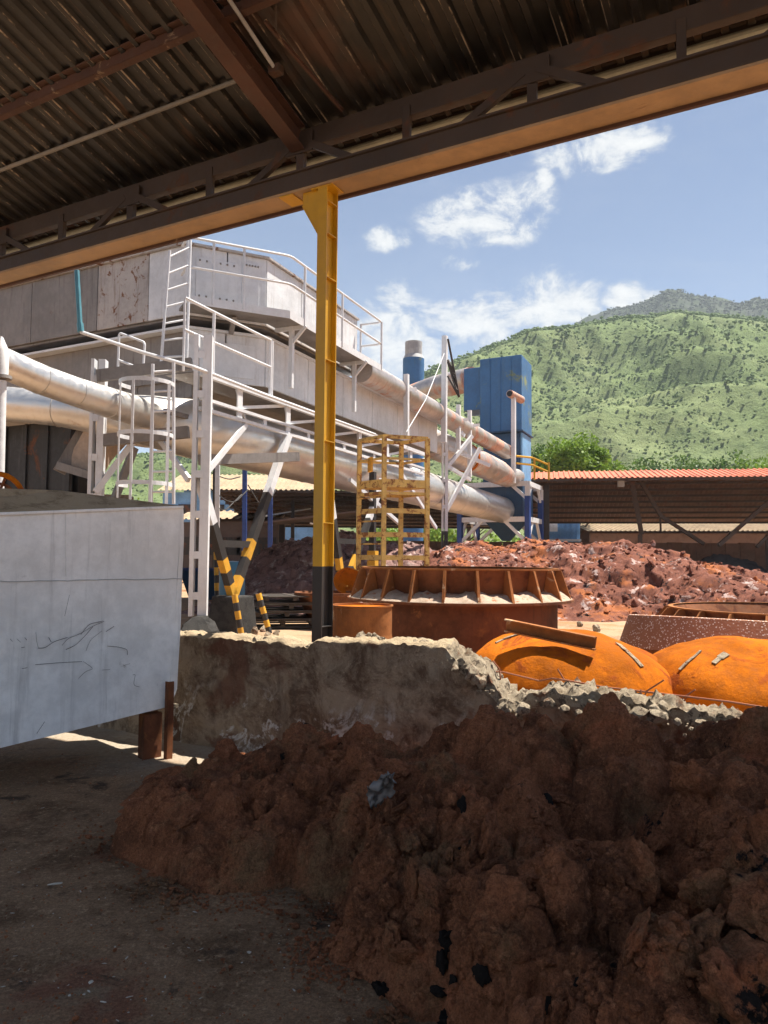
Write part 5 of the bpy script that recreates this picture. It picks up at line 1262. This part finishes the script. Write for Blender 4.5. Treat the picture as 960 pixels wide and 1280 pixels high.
# steel channel lying on the dome
chn = MB(); a, b = P(633, 781, 7.66), P(745, 804, 7.3); u_ = Vector((0, 0, 1)); chn.bar(a, b, .014, .12); sd = (b - a).cross(u_).normalized(); chn.bar(a + sd * .04 + u_ * .055, b + sd * .04 + u_ * .055, .09, .014); chn.bar(a + sd * .04 - u_ * .055, b + sd * .04 - u_ * .055, .09, .014)
tag(chn.build('steel_channel', M['rust_drum'], None), 'rusty steel channel lying across the front orange dome', 'channel')
# speckled rim band behind the right dome
def _speck(k):
    p = k.pos(); c = k.mix(k.noise(p, 5, 6, .7), (.22, .09, .045), (.38, .19, .11)); sp_ = k.ramp(k.vor(p, 34), .2, .34, 1, 0)
    sp_ = k.math('MULTIPLY', sp_, k.ramp(k.noise(p, 3, 4), .36, .46)); c = k.mix(sp_, c, (.75, .72, .66)); return dict(c=c, r=.85, n=k.bump(k.noise(p, 30, 5), .4, .015))
M['speck'] = material('white_speckled_rust', _speck)
rbn = empty('speckled_band', flat(P(960, 800, 10.2), YZ), 'curved rusty plate band speckled with white, behind the right dome', 'steel band')
cb = P(955, 815, 10.3); Rb = 1.95; pts0, pts1 = [], []
m_ = MB(); n_ = 60
for i in range(n_ + 1):
    a = math.pi + math.pi * i / n_
    for r_, z in ((Rb, 0), (Rb * .93, .42), (Rb * .91, .43), (Rb * .985, 0)):
        p = Vector((r_ * math.cos(a), r_ * .78 * math.sin(a), z)); p = Matrix.Rotation(rad(3), 3, 'Y') @ (Matrix.Rotation(rad(-4), 3, 'X') @ p); m_.v.append(tuple(p + flat(cb, YZ + .13)))
for i in range(n_):
    for j in range(4): m_.f.append([i * 4 + j, (i + 1) * 4 + j, (i + 1) * 4 + (j + 1) % 4, i * 4 + (j + 1) % 4])
m_.build('band', M['speck'], rbn, True, 40)
m_ = MB(); m_.lathe([(Rb * .9, 0), (Rb * .93, .33)], flat(cb, YZ - .05), 60, math.pi, 2 * math.pi); bo_ = m_.build('band_base', M['rust_wall'], rbn, True); bo_.scale = (1, .78, 1)

# ---- heaps of slag in the yard
def yard_heap(name, label, sil, depths, foot, mat, step_, n_l, n_s, seed, grp='slag heaps in the yard', back=3.5):
    """sil: skyline pixels with their distances; foot: pixels of the near foot on the ground"""
    ct = []
    for (a, b), d in zip(sil, depths): p = P(a, b, d); ct.append((p.x, p.y, max(p.z, YZ + .05))); ct.append((p.x * (1 + back * .8 / d), p.y + back, YZ - .1)); ct.append((p.x * (1 + back / d), p.y + back * 1.6, YZ - .3))
    for (a, b) in foot: p = PZ(a, b, YZ); ct.append((p.x, p.y, YZ)); ct.append((p.x, p.y - .8, YZ - .25))
    c_ = np.array(ct); xa, xb, ya, yb = c_[:, 0].min() - .8, c_[:, 0].max() + .8, c_[:, 1].min() - .5, c_[:, 1].max()
    X, Y = np.meshgrid(np.arange(xa, xb, step_), np.arange(ya, yb, step_), indexing='ij')
    h0 = tps(ct, X, Y, 5e-3); h = h0 + fbm(np.stack([X * .7, Y * .7, X * 0 + seed], -1), 4) * .42 * np.clip((h0 - YZ) / .5, 0, 1)
    h = lumps(h, X, Y, step_, xa, ya, n_l, .25, .7, .3, 2, seed); h = lumps(h, X, Y, step_, xa, ya, n_s, .07, .18, .7, 6, seed + 1)
    q = np.stack([X, Y, h], -1); nn_ = normals_of(X, Y, h); ds = fbm(q * 3.2, 4) * .12 + (ridged(q * .9 + 5, 5) - .5) * .22 + fbm(q * 10, 3) * .06
    edge_ = np.clip((h0 - YZ + .02) / .3, 0, 1); ds = ds * edge_; h = h0 * (1 - edge_) + h * edge_
    o = heap_mesh(name, X + nn_[..., 0] * ds, Y + nn_[..., 1] * ds, h + nn_[..., 2] * ds, h0 > YZ - .06, mat)
    return tag(o, label, 'slag heap', grp)
yard_heap('slag_heap', 'big red and maroon slag heap in the yard before the mud wall', [(560, 700), (592, 688), (622, 697), (650, 694), (690, 688), (715, 697), (745, 702), (772, 692), (786, 687), (812, 699), (840, 704), (868, 712), (900, 724), (935, 736), (985, 748), (1060, 760)],
          [25, 25, 24.5, 24, 24, 23.5, 22.5, 22, 21.5, 21, 20.5, 20, 19.5, 19, 18.5, 18.5], [(600, 778), (660, 777), (710, 776), (760, 778), (815, 776), (870, 782), (940, 790), (1040, 800)], M['slag'], .07, 120, 1500, 21)
yard_heap('slag_heap', 'mauve and white slag heap left of the yellow post', [(285, 752), (310, 730), (335, 706), (362, 690), (392, 684), (425, 692), (455, 700), (490, 706), (530, 702)],
          [22, 22, 22, 23, 24, 25, 25, 26, 26], [(270, 768), (300, 766), (340, 768), (385, 770), (440, 768), (520, 764)], M['slag_mauve'], .07, 80, 900, 31)
yard_heap('ash_heap', 'smooth dark grey ash heap against the mud wall at right', [(862, 716), (890, 702), (908, 700), (930, 708), (960, 722)], [37, 37, 37, 37, 36.5], [(850, 732), (900, 736), (980, 738)], M['slag_dark'], .16, 4, 20, 41)
# boulders of slag lying on and round the big heap
slag_rock = rock_meshes('slag_lump', M['slag'], 5, 2, .5); big_heap = bpy.data.objects['slag_heap']
hv = np.array([v.co[:] for v in big_heap.data.vertices]) + np.array(big_heap.location)
sel = hv[(hv[:, 2] > YZ + .15) & (hv[:, 1] < 24)]
for i in RS.choice(len(sel), 130): r = random.uniform(.05, .15); place(random.choice(slag_rock), 'slag_lump', Vector(sel[i]) + Vector((0, 0, r * .15)), (r, r, r * .75), big_heap)
lh = bpy.data.objects['slag_heap.001']; hv = np.array([v.co[:] for v in lh.data.vertices]) + np.array(lh.location); sel = hv[(hv[:, 2] > YZ + .15) & (hv[:, 1] < 24)]
mauve_rock = rock_meshes('slag_lump', M['slag_mauve'], 4, 2, .5)
for i in RS.choice(len(sel), 80): r = random.uniform(.05, .14); place(random.choice(mauve_rock), 'slag_lump', Vector(sel[i]) + Vector((0, 0, r * .15)), (r, r, r * .75), lh)
def rubble_over(o_, mat, n, rmin, rmax, ymax):
    me = o_.data; hv = np.empty(len(me.vertices) * 3); me.vertices.foreach_get('co', hv); hv = hv.reshape(-1, 3) + np.array(o_.location); hv = hv[(hv[:, 2] > YZ + .05) & (hv[:, 1] < ymax)]
    id_ = RS.choice(len(hv), n); r = rmin + (rmax - rmin) * RS.rand(n) ** 3
    V = IV[None] * r[:, None, None] * (.55 + .9 * RS.rand(n, 12, 1)) * np.array([1, 1, .8]) + (hv[id_] + RS.normal(size=(n, 3)) * np.array([.04, .04, 0]))[:, None]
    tag(mesh_obj('rubble', V.reshape(-1, 3), (IF[None] + (np.arange(n) * 12)[:, None, None]).reshape(-1, 3), mat, o_), kind='stuff')
rubble_over(big_heap, M['slag'], 6000, .015, .075, 26); rubble_over(lh, M['slag_mauve'], 4000, .015, .08, 27)
# loose stones on the yard near the wall
for i, (a, b) in enumerate([(300, 783), (318, 790), (330, 787), (345, 792), (262, 790), (725, 780), (745, 786), (700, 800)]):
    p = PZ(a, b, YZ + .05); o = place(random.choice(chunk), 'loose_stone', p, random.uniform(.07, .12)); tag(o, ('loose pale stone ' + ('right of the V leg plinth', 'in front of the wooden pallets, left one', 'under the leaning striped stake', 'in front of the wooden pallets, right one', 'beside the rounded column plinth', 'on the ground right of the ribbed pot', 'in front of the red slag heap foot', 'between the pot and front orange dome')[i]), 'stone', 'loose stones on the yard ground')

# ---- sheds behind
def shed2(nm, label, e0, ed, ad, length, z_e, z_r, d_r, z_f, d_f, top_mat, under_mat, posts, pm):
    t_ = empty(nm, flat(e0, YZ), label, 'shed'); n = int(length / 1.0)
    L1 = math.hypot(d_r, z_r - z_e); L2 = math.hypot(d_f - d_r, z_f - z_r)
    if d_r > .1: me1 = sheet_mesh(1.0, L1, .25, .05, top_mat, 'roof_sheet', 1)
    me2 = sheet_mesh(1.0, L2, .25, .05, under_mat, 'roof_sheet', 1)
    for i in range(n):
        b_ = flat(e0, 0) + ed * i * .99
        if d_r > .1: place_sheet('roof_sheet', me1, b_ + Vector((0, 0, z_e + random.uniform(0, .02))), ed, ad * d_r + Vector((0, 0, z_r - z_e)), t_)
        place_sheet('roof_sheet', me2, b_ + ad * d_r + Vector((0, 0, z_r - .01)), ed, ad * (d_f - d_r) + Vector((0, 0, z_f - z_r)), t_)
    for k in range(9):
        u = (k + .5) / 9; a = flat(e0, 0) + ad * (d_r + (d_f - d_r) * u) + Vector((0, 0, z_r + (z_f - z_r) * u - .1)); m_ = MB(); m_.bar(a, a + ed * length, .06, .12); m_.build('purlin', M['dark_steel'], t_)
    a = flat(e0, z_e - .06) + ad * .08; m_ = MB(); m_.bar(a, a + ed * length, .08, .1); m_.build('eave_purlin', M['dark_steel'], t_)
    return t_
e0 = P(648, 599, 36.); ed = Vector((.979, -.203, 0)); ad = Vector((.203, .979, 0)); ze = e0.z
rs2 = shed2('red_roof_shed', 'long open shed with red corrugated roof behind the slag heaps', e0, ed, ad, 24, ze, ze + .66, 3.2, 3.75, 13, M['tile_red'], M['shed_under'], None, None)
def brc(nm, mat, par, pts, Y_, w_):
    for (a, b) in zip(pts, pts[1:]): m_ = MB(); m_.bar(P(*a, Y_), P(*b, Y_), w_, w_); m_.build(nm, M[mat], par)
brc('post', 'dark_steel', rs2, [(790, 602), (802, 668)], 37, .22); brc('brace', 'dark_steel', rs2, [(801, 602), (826, 645), (880, 680)], 37, .16); brc('brace', 'dark_steel', rs2, [(962, 626), (898, 682)], 36, .16); brc('brace', 'dark_steel', rs2, [(962, 668), (946, 684)], 36, .14)
brc('post', 'black', rs2, [(683, 606), (683, 684)], 36.5, .26); brc('post_foot', 'stripe', rs2, [(683, 684.5), (683, 700)], 36.5, .26)
for px, w_ in ((800, .2), (960, .2)): p = P(px, 668, 37); m_ = MB(); m_.bar(p, flat(p, YZ), .22, .22); m_.build('post', M['dark_steel'], rs2)
m_ = MB(); m_.box(P(776, 602, 35.7), (.3, .3, .5), ed); m_.build('floodlight', M['chimney'], rs2)
for px in (825,): m_ = MB(); m_.tube([P(px, 640, 38), P(px + 1, 665, 38)], .05, 6); m_.build('hanging_hook', M['dark_steel'], rs2)
# darker shed behind the flue
e1_ = P(266, 612, 38); sh3 = shed2('dark_shed', 'low dark corrugated shed behind the V legs and scaffold', e1_, Vector((1, -.02, 0)).normalized(), Vector((.02, 1, 0)).normalized(), 16, e1_.z, e1_.z, 0, 3.4, 10, M['shed_dark'], M['shed_dark'], None, None)
for px, mt, Y_, a, b in ((306, 'blue_post', 36, 572, 700), (338, 'blue_post', 36, 580, 705), (366, 'black', 40, 612, 700), (272, 'silver_clean', 30, 580, 680), (268.5, 'black', 30.5, 578, 690), (320, 'black', 37, 660, 720)):
    m_ = MB(); p = P(px, b, Y_); m_.bar(flat(p, YZ), P(px, a, Y_), 5.5 / 960 * Y_ * (.75 if mt == 'black' else 1), 5.5 / 960 * Y_ * .75, up=(0, 1, 0)); o = m_.build('shed_post', M[mt], sh3)
    if mt == 'blue_post':
        for k_ in range(3): z = P(px, 690 + 7 * k_, Y_).z; m_ = MB(); m_.box((p.x, p.y, z), (.26, .26, .12)); m_.build('painted_band', M['stripe' if k_ % 2 == 0 else 'black'], o)
        m_ = MB(); m_.bar(P(px, 572 - 14, Y_), P(px, 573, Y_), .2, .2, up=(0, 1, 0)); m_.build('post_head', M['silver_clean'], o)
barp('sheet_edge', 'white', sh3, P(388, 654, 33), P(448, 668, 33), .5, .05)
barp('sheet_edge', 'white', sh3, P(330, 645, 39), P(385, 636, 41), .5, .05)
barp('lean_to_roof', 'shed_dark', sh3, P(330, 655, 38), P(460, 640, 38), 3.0, .08)
# mud wall, blue container, beige roofs, far green
mwp = P(385, 676, 46); mwl = PZ(1200, 672, 2.6)
mw = empty('mud_wall', flat(P(700, 690, 45), YZ), 'long brown mud wall behind the slag heaps', 'wall')
a, b = P(388, 676, 45), P(1150, 684, 40)
NB = 44
for i in range(NB):
    p, q_ = a.lerp(b, i / NB), a.lerp(b, (i + 1) / NB); m_ = MB(); g = (b - a).normalized() * .012
    m_.bar(flat(p + g, a.z / 2), flat(q_ - g, a.z / 2), .35 + .02 * (i % 3), a.z + random.uniform(-.06, .06)); m_.build('wall_panel', M['mud_wall'], mw)
m_ = MB(); m_.bar(flat(a, 1.1) + Vector((0, .1, 0)), flat(b, 1.1) + Vector((0, .1, 0)), .2, 2.2); m_.build('wall_core', M['mud_wall'], mw)
bc = empty('blue_container', flat(P(695, 680, 49), YZ), 'light blue site container with a white notice, under the red roof', 'container')
p0, p1 = P(664, 653, 49), P(725, 653, 49); zc_ = P(695, 677, 49).z
m_ = MB(); vs = [flat(p0, zc_ - 1.5), flat(p1, zc_ - 1.5), flat(p1, zc_ - 1.5) + Vector((0, 2.4, 0)), flat(p0, zc_ - 1.5) + Vector((0, 2.4, 0))]; m_.hexa([*vs, *[flat(v, p0.z) for v in vs]]); m_.build('body', M['lightblue'], bc, bevel=.03)
for i in range(9): p = p0.lerp(p1, (i + .5) / 9); m_ = MB(); m_.box(flat(p, (p0.z + zc_) / 2) + Vector((0, -.03, 0)), (.1, .06, p0.z - zc_ + .2)); m_.build('rib', M['lightblue'], bc)
m_ = MB(); m_.box(P(692, 659, 48.85), (.5, .03, .55)); m_.build('notice', M['white'], bc)
m_ = MB(); m_.box(P(695, 675, 48.9), (3.2, .1, .14)); m_.build('sill', M['silver_clean'], bc)
def far_roof(nm, label, pa, pb, drop, Y_, mat, wallm, wall_h, run):
    t_ = empty(nm, flat(P(*pa, Y_), YZ), label, 'building'); a, b = P(*pa, Y_), P(*pb, Y_); d_ = (b - a); n = max(3, int(d_.length / 1.5)); ad_ = Vector((-d_.y, d_.x, 0)).normalized()
    L_ = math.hypot(run, drop); me = sheet_mesh(d_.length / n, L_, d_.length / n / 4, .07, mat, 'roof_sheet')
    for i in range(n): place_sheet('roof_sheet', me, a + d_ * i / n - ad_ * run - Vector((0, 0, drop)), d_, ad_ * run + Vector((0, 0, drop)), t_)
    zz = a.z - drop - .05; m_ = MB(); c = (a + b) / 2 - ad_ * (run - .6); m_.box((c.x, c.y, (zz + YZ) / 2), (d_.length - .6, .3, zz - YZ), d_); m_.build('wall', wallm, t_)
    m_ = MB(); c = (a + b) / 2 + ad_ * .3; m_.box((c.x, c.y, (a.z + YZ) / 2), (d_.length - .6, .3, a.z - YZ - .2), d_); m_.build('back_wall', wallm, t_)
    for i in range(5):
        c = (a + b) / 2 - ad_ * (run - .42) + d_.normalized() * (i - 2) * d_.length / 6; m_ = MB(); m_.box((c.x, c.y, zz - 1.4), (1.2, .1, 1.0), d_); m_.build('window', M['sooty'], t_)
    return t_
far_roof('low_building', 'low building with sunlit beige roof seen under the red shed', (715, 655), (1120, 655), .75, 64, M['beige_roof'], M['mud_wall'], 3, 5)
far_roof('low_building', 'low building with beige roof and blue wall seen between the V legs', (225, 594), (420, 594), 1.7, 60, M['beige_roof'], M['lightblue'], 3, 6)
far_roof('low_building', 'lower beige lean-to roof seen just above the V legs tie bar', (235, 640), (362, 638), .6, 46, M['beige_roof'], M['shed_dark'], 3, 3)
# things by the V legs: blue barrel, pallets, striped stakes, blue tank
bb = empty('blue_barrel', flat(P(290, 745, 15.8), YZ), 'blue plastic barrel behind the V leg plinth', 'barrel')
c = flat(P(290, 740, 15.8), 0); zt_ = P(290, 701, 15.8).z; M['barrel'] = material('blue_plastic', lambda k: dict(c=(.05, .16, .25), r=.4))
m_ = MB(); m_.lathe([(.24, YZ), (.26, YZ + .1), (.265, (YZ + zt_) / 2), (.26, zt_ - .1), (.23, zt_ - .02), (.0, zt_)], c, 28); m_.build('body', M['barrel'], bb, True, 60)
m_ = MB(); m_.lathe([(.27, zt_ - .3), (.278, zt_ - .28), (.27, zt_ - .26)], c, 28); m_.build('hoop', M['barrel'], bb, True)
def stake(a, b, Y_, n, label):
    t_ = empty('striped_stake', flat(P(*b, Y_), YZ), label, 'stake'); p, q_ = P(*a, Y_), P(*b, Y_)
    for i in range(n): m_ = MB(); m_.tube([p.lerp(q_, i / n), p.lerp(q_, (i + 1) / n)], .05, 10); m_.build('band', M['stripe' if i % 2 == 0 else 'black'], t_, True, 40)
stake((293, 743), (302, 795), 12.9, 5, 'black and yellow striped stake leaning on the V leg plinth'); stake((323, 742), (337, 792), 13.3, 6, 'black and yellow striped stake leaning on the wooden pallets')
stake((270, 690), (271, 748), 16.5, 6, 'upright striped stake behind the laced column')
def pallet(o_, rot_, nm, label):
    t_ = empty('wooden_pallet', o_, label, 'pallet', 'grey wooden pallets by the V leg'); R_ = Matrix.Rotation(rot_[2], 3, 'Z') @ Matrix.Rotation(rot_[0], 3, 'X')
    def pc_(c, s_, nmx): m_ = MB(); m_.box((0, 0, 0), s_); o = m_.build(nmx, M['wood'], t_); o.matrix_basis = Matrix.Translation(Vector(o_) + R_ @ Vector(c)) @ R_.to_4x4()
    for i in range(7): pc_((0, -.5 + i * 1. / 6, .13), (1.2, .1, .022), 'slat')
    for x_ in (-.55, 0, .55): pc_((x_, 0, .07), (.09, 1.05, .09), 'bearer')
    for i in range(3): pc_((0, -.5 + i * .5, .012), (1.2, .1, .022), 'slat')
p = PZ(345, 788, YZ)
for i in range(4): pallet(Vector((p.x - .0 + .05 * i, p.y + .7, YZ + .02 + .15 * i)), (0, 0, .2 + .05 * i), '', ('lowest', 'second', 'third', 'topmost')[i] + ' grey wooden pallet of the stack by the V leg')

sk = empty('blue_skip', flat(P(262, 720, 24), YZ), 'dark blue steel bin behind the laced column', 'bin'); p = P(262, 712, 24)
m_ = MB(); m_.hexa([flat(p + Vector(v), YZ) for v in ((-.5, -.4, 0), (.5, -.4, 0), (.5, .6, 0), (-.5, .6, 0))] + [flat(p + Vector(v), p.z) for v in ((-.8, -.6, 0), (.8, -.6, 0), (.8, .8, 0), (-.8, .8, 0))]); m_.build('body', M['blue_dark'], sk)
m_ = MB(); m_.box(flat(p, p.z + .02) + Vector((0, -.6, 0)), (1.7, .08, .08)); m_.build('rim', M['blue_post'], sk)
# tangle of wires between the posts
for i, (a, b, c) in enumerate((((262, 590), (285, 600), (300, 596)), ((262, 610), (290, 632), (310, 612)), ((264, 628), (280, 640), (302, 618)), ((310, 606), (330, 640), (345, 612)))):
    m_ = MB(); m_.tube(arc([P(*a, 30), P(*b, 30), P(*c, 31)], 2, 8), .025, 6); tag(m_.build('cable', M['black'], None, True), ('uppermost', 'second', 'third', 'rightmost')[i] + ' black cable slung between the posts behind the V legs', 'cable', 'black cables between posts')

# ================================================================== trees and bushes
def leaf_mat(name, a, b, c):
    def fn(k):
        p = k.pos(); cc_ = k.mix(k.ramp(k.noise(p, .9, 3), .35, .65), a, b); cc_ = k.mix(k.ramp(k.noise(p, 7, 2), .5, .7), cc_, c); return dict(c=cc_, r=.55, s=.3)
    m = material(name, fn); bs = m.node_tree.nodes['Principled BSDF']
    k = N(m.node_tree); tr = k.new('ShaderNodeBsdfTranslucent'); mx_ = k.new('ShaderNodeMixShader'); mx_.inputs[0].default_value = .35
    src = bs.inputs['Base Color'].links[0].from_socket; k.l.new(src, tr.inputs['Color']); k.l.new(bs.outputs[0], mx_.inputs[1]); k.l.new(tr.outputs[0], mx_.inputs[2])
    k.l.new(mx_.outputs[0], m.node_tree.nodes['Material Output'].inputs[0]); return m
M['leaf'] = leaf_mat('bright_leaves', (.11, .2, .02), (.17, .27, .03), (.24, .34, .05)); M['leaf2'] = leaf_mat('green_leaves', (.05, .11, .02), (.09, .16, .03), (.14, .2, .05))
def tree(name, base, h, rx, rz_, n, size, mat, label, grp, seed, low=.35):
    rs = np.random.RandomState(seed); t_ = empty(name, base, label, 'tree', grp); base = Vector(base)
    m_ = MB(); tp_ = base + Vector((rs.uniform(-.3, .3), 0, h * .8)); m_.tube([base - Vector((0, 0, .1)), base.lerp(tp_, .5) + Vector((.1, 0, 0)), tp_], [h * .03, h * .022, h * .006], 8)
    for i in range(7):
        a = rs.rand() * 6.28; k = rs.uniform(.3, .75); p = base.lerp(tp_, k); m_.tube([p, p + Vector((math.cos(a) * rx * .6, math.sin(a) * rx * .6, h * .16))], [h * .012, h * .003], 6)
    m_.build('trunk', M['bark'], t_, True)
    nc = 34; cen = rs.normal(size=(nc, 3)); cen /= np.linalg.norm(cen, axis=1)[:, None]; cen *= rs.rand(nc, 1) ** .4 * np.array([rx, rx, rz_]) * .85; cr = rs.uniform(.22, .42, nc) * rx
    id_ = rs.randint(0, nc, n); d_ = rs.normal(size=(n, 3)); d_ /= np.linalg.norm(d_, axis=1)[:, None]
    c = cen[id_] + d_ * (cr[id_] * rs.rand(n) ** .35)[:, None]; c[:, 2] += h - rz_; c = c + np.array(tuple(base))
    u = rs.normal(size=(n, 3)); u /= np.linalg.norm(u, axis=1)[:, None]; v = np.cross(u, d_ + rs.normal(size=(n, 3)) * .6); v /= np.maximum(np.linalg.norm(v, axis=1), 1e-6)[:, None]
    s_ = size * rs.uniform(.6, 1.3, (n, 1)); Q = np.stack([c - u * s_, c + v * s_ * .55, c + u * s_, c - v * s_ * .55], 1).reshape(-1, 3)
    mesh_obj('crown', Q, np.arange(4 * n).reshape(-1, 4), mat, t_); return t_
tree('broadleaf_tree', flat(P(718, 640, 62), YZ), P(718, 541, 62).z - YZ, 3.0, 2.6, 9000, .17, M['leaf'], 'bright green tree rising behind the red roofed shed', 'trees behind the sheds', 1)
tree('broadleaf_tree', flat(P(690, 640, 66), YZ), P(690, 556, 66).z - YZ, 2.5, 2.2, 6000, .17, M['leaf2'], 'darker green tree between the bright tree and blue tower', 'trees behind the sheds', 2)
tree('broadleaf_tree', flat(P(750, 640, 70), YZ), P(748, 566, 70).z - YZ, 2.6, 2.2, 6000, .17, M['leaf'], 'low round green tree just right of the bright tree', 'trees behind the sheds', 3)
tree('broadleaf_tree', flat(P(582, 640, 60), YZ), P(582, 596, 60).z - YZ, 2.5, 2, 5000, .16, M['leaf2'], 'green tree seen between the derrick post and blue tower', 'trees behind the sheds', 4)
for i, (px, py, Y_, mt, lb) in enumerate(((830, 572, 95, 'leaf2', 'feathery tree above the middle of the red roof'), (905, 570, 100, 'leaf2', 'dark green tree above the right part of red roof'), (955, 566, 98, 'leaf', 'light green tree above the right end of red roof'), (785, 576, 92, 'leaf2', 'small tree above the left part of red roof'))):
    tree('broadleaf_tree', flat(P(px, 640, Y_), YZ), P(px, py, Y_).z - YZ, 5, 3.4, 4500, .26, M[mt], lb, 'trees behind the sheds', 11 + i)
# hedge mass far behind the low roofs
vs = []; n = 16000; X_ = RS.uniform(-60, 75, n); Y_ = RS.uniform(84, 92, n); Z_ = YZ + np.abs(RS.normal(size=n)) * 1.5 + 2.2 + 1.2 * np.sin(X_ * .35) + .9 * np.sin(X_ * .9 + 2)
Z_ = YZ + (Z_ - YZ) * RS.rand(n) ** .3
u = RS.normal(size=(n, 3)); u /= np.linalg.norm(u, axis=1)[:, None]; v = np.cross(u, RS.normal(size=(n, 3))); v /= np.linalg.norm(v, axis=1)[:, None]; c = np.stack([X_, Y_, Z_], -1); s_ = RS.uniform(.2, .5, (n, 1))
tag(mesh_obj('hedge', np.stack([c - u * s_, c + v * s_ * .7, c + u * s_, c - v * s_ * .7], 1).reshape(-1, 3), np.arange(4 * n).reshape(-1, 4), M['leaf'], None), 'dense green hedge behind the low roofs', 'hedge', kind='stuff')

# ================================================================== haze
m = bpy.data.materials.new('haze_air'); m.use_nodes = True; k = N(m.node_tree); k.n.clear(); out = k.new('ShaderNodeOutputMaterial'); pv = k.new('ShaderNodeVolumePrincipled')
pv.inputs['Color'].default_value = (.8, .9, 1., 1); pv.inputs['Density'].default_value = .00028; pv.inputs['Anisotropy'].default_value = 0.; k.l.new(pv.outputs[0], out.inputs['Volume'])
hzb = MB().box((0, 150, 216), (3800, 3800, 436)); hzo = hzb.build('haze', m); tag(hzo, kind='stuff')
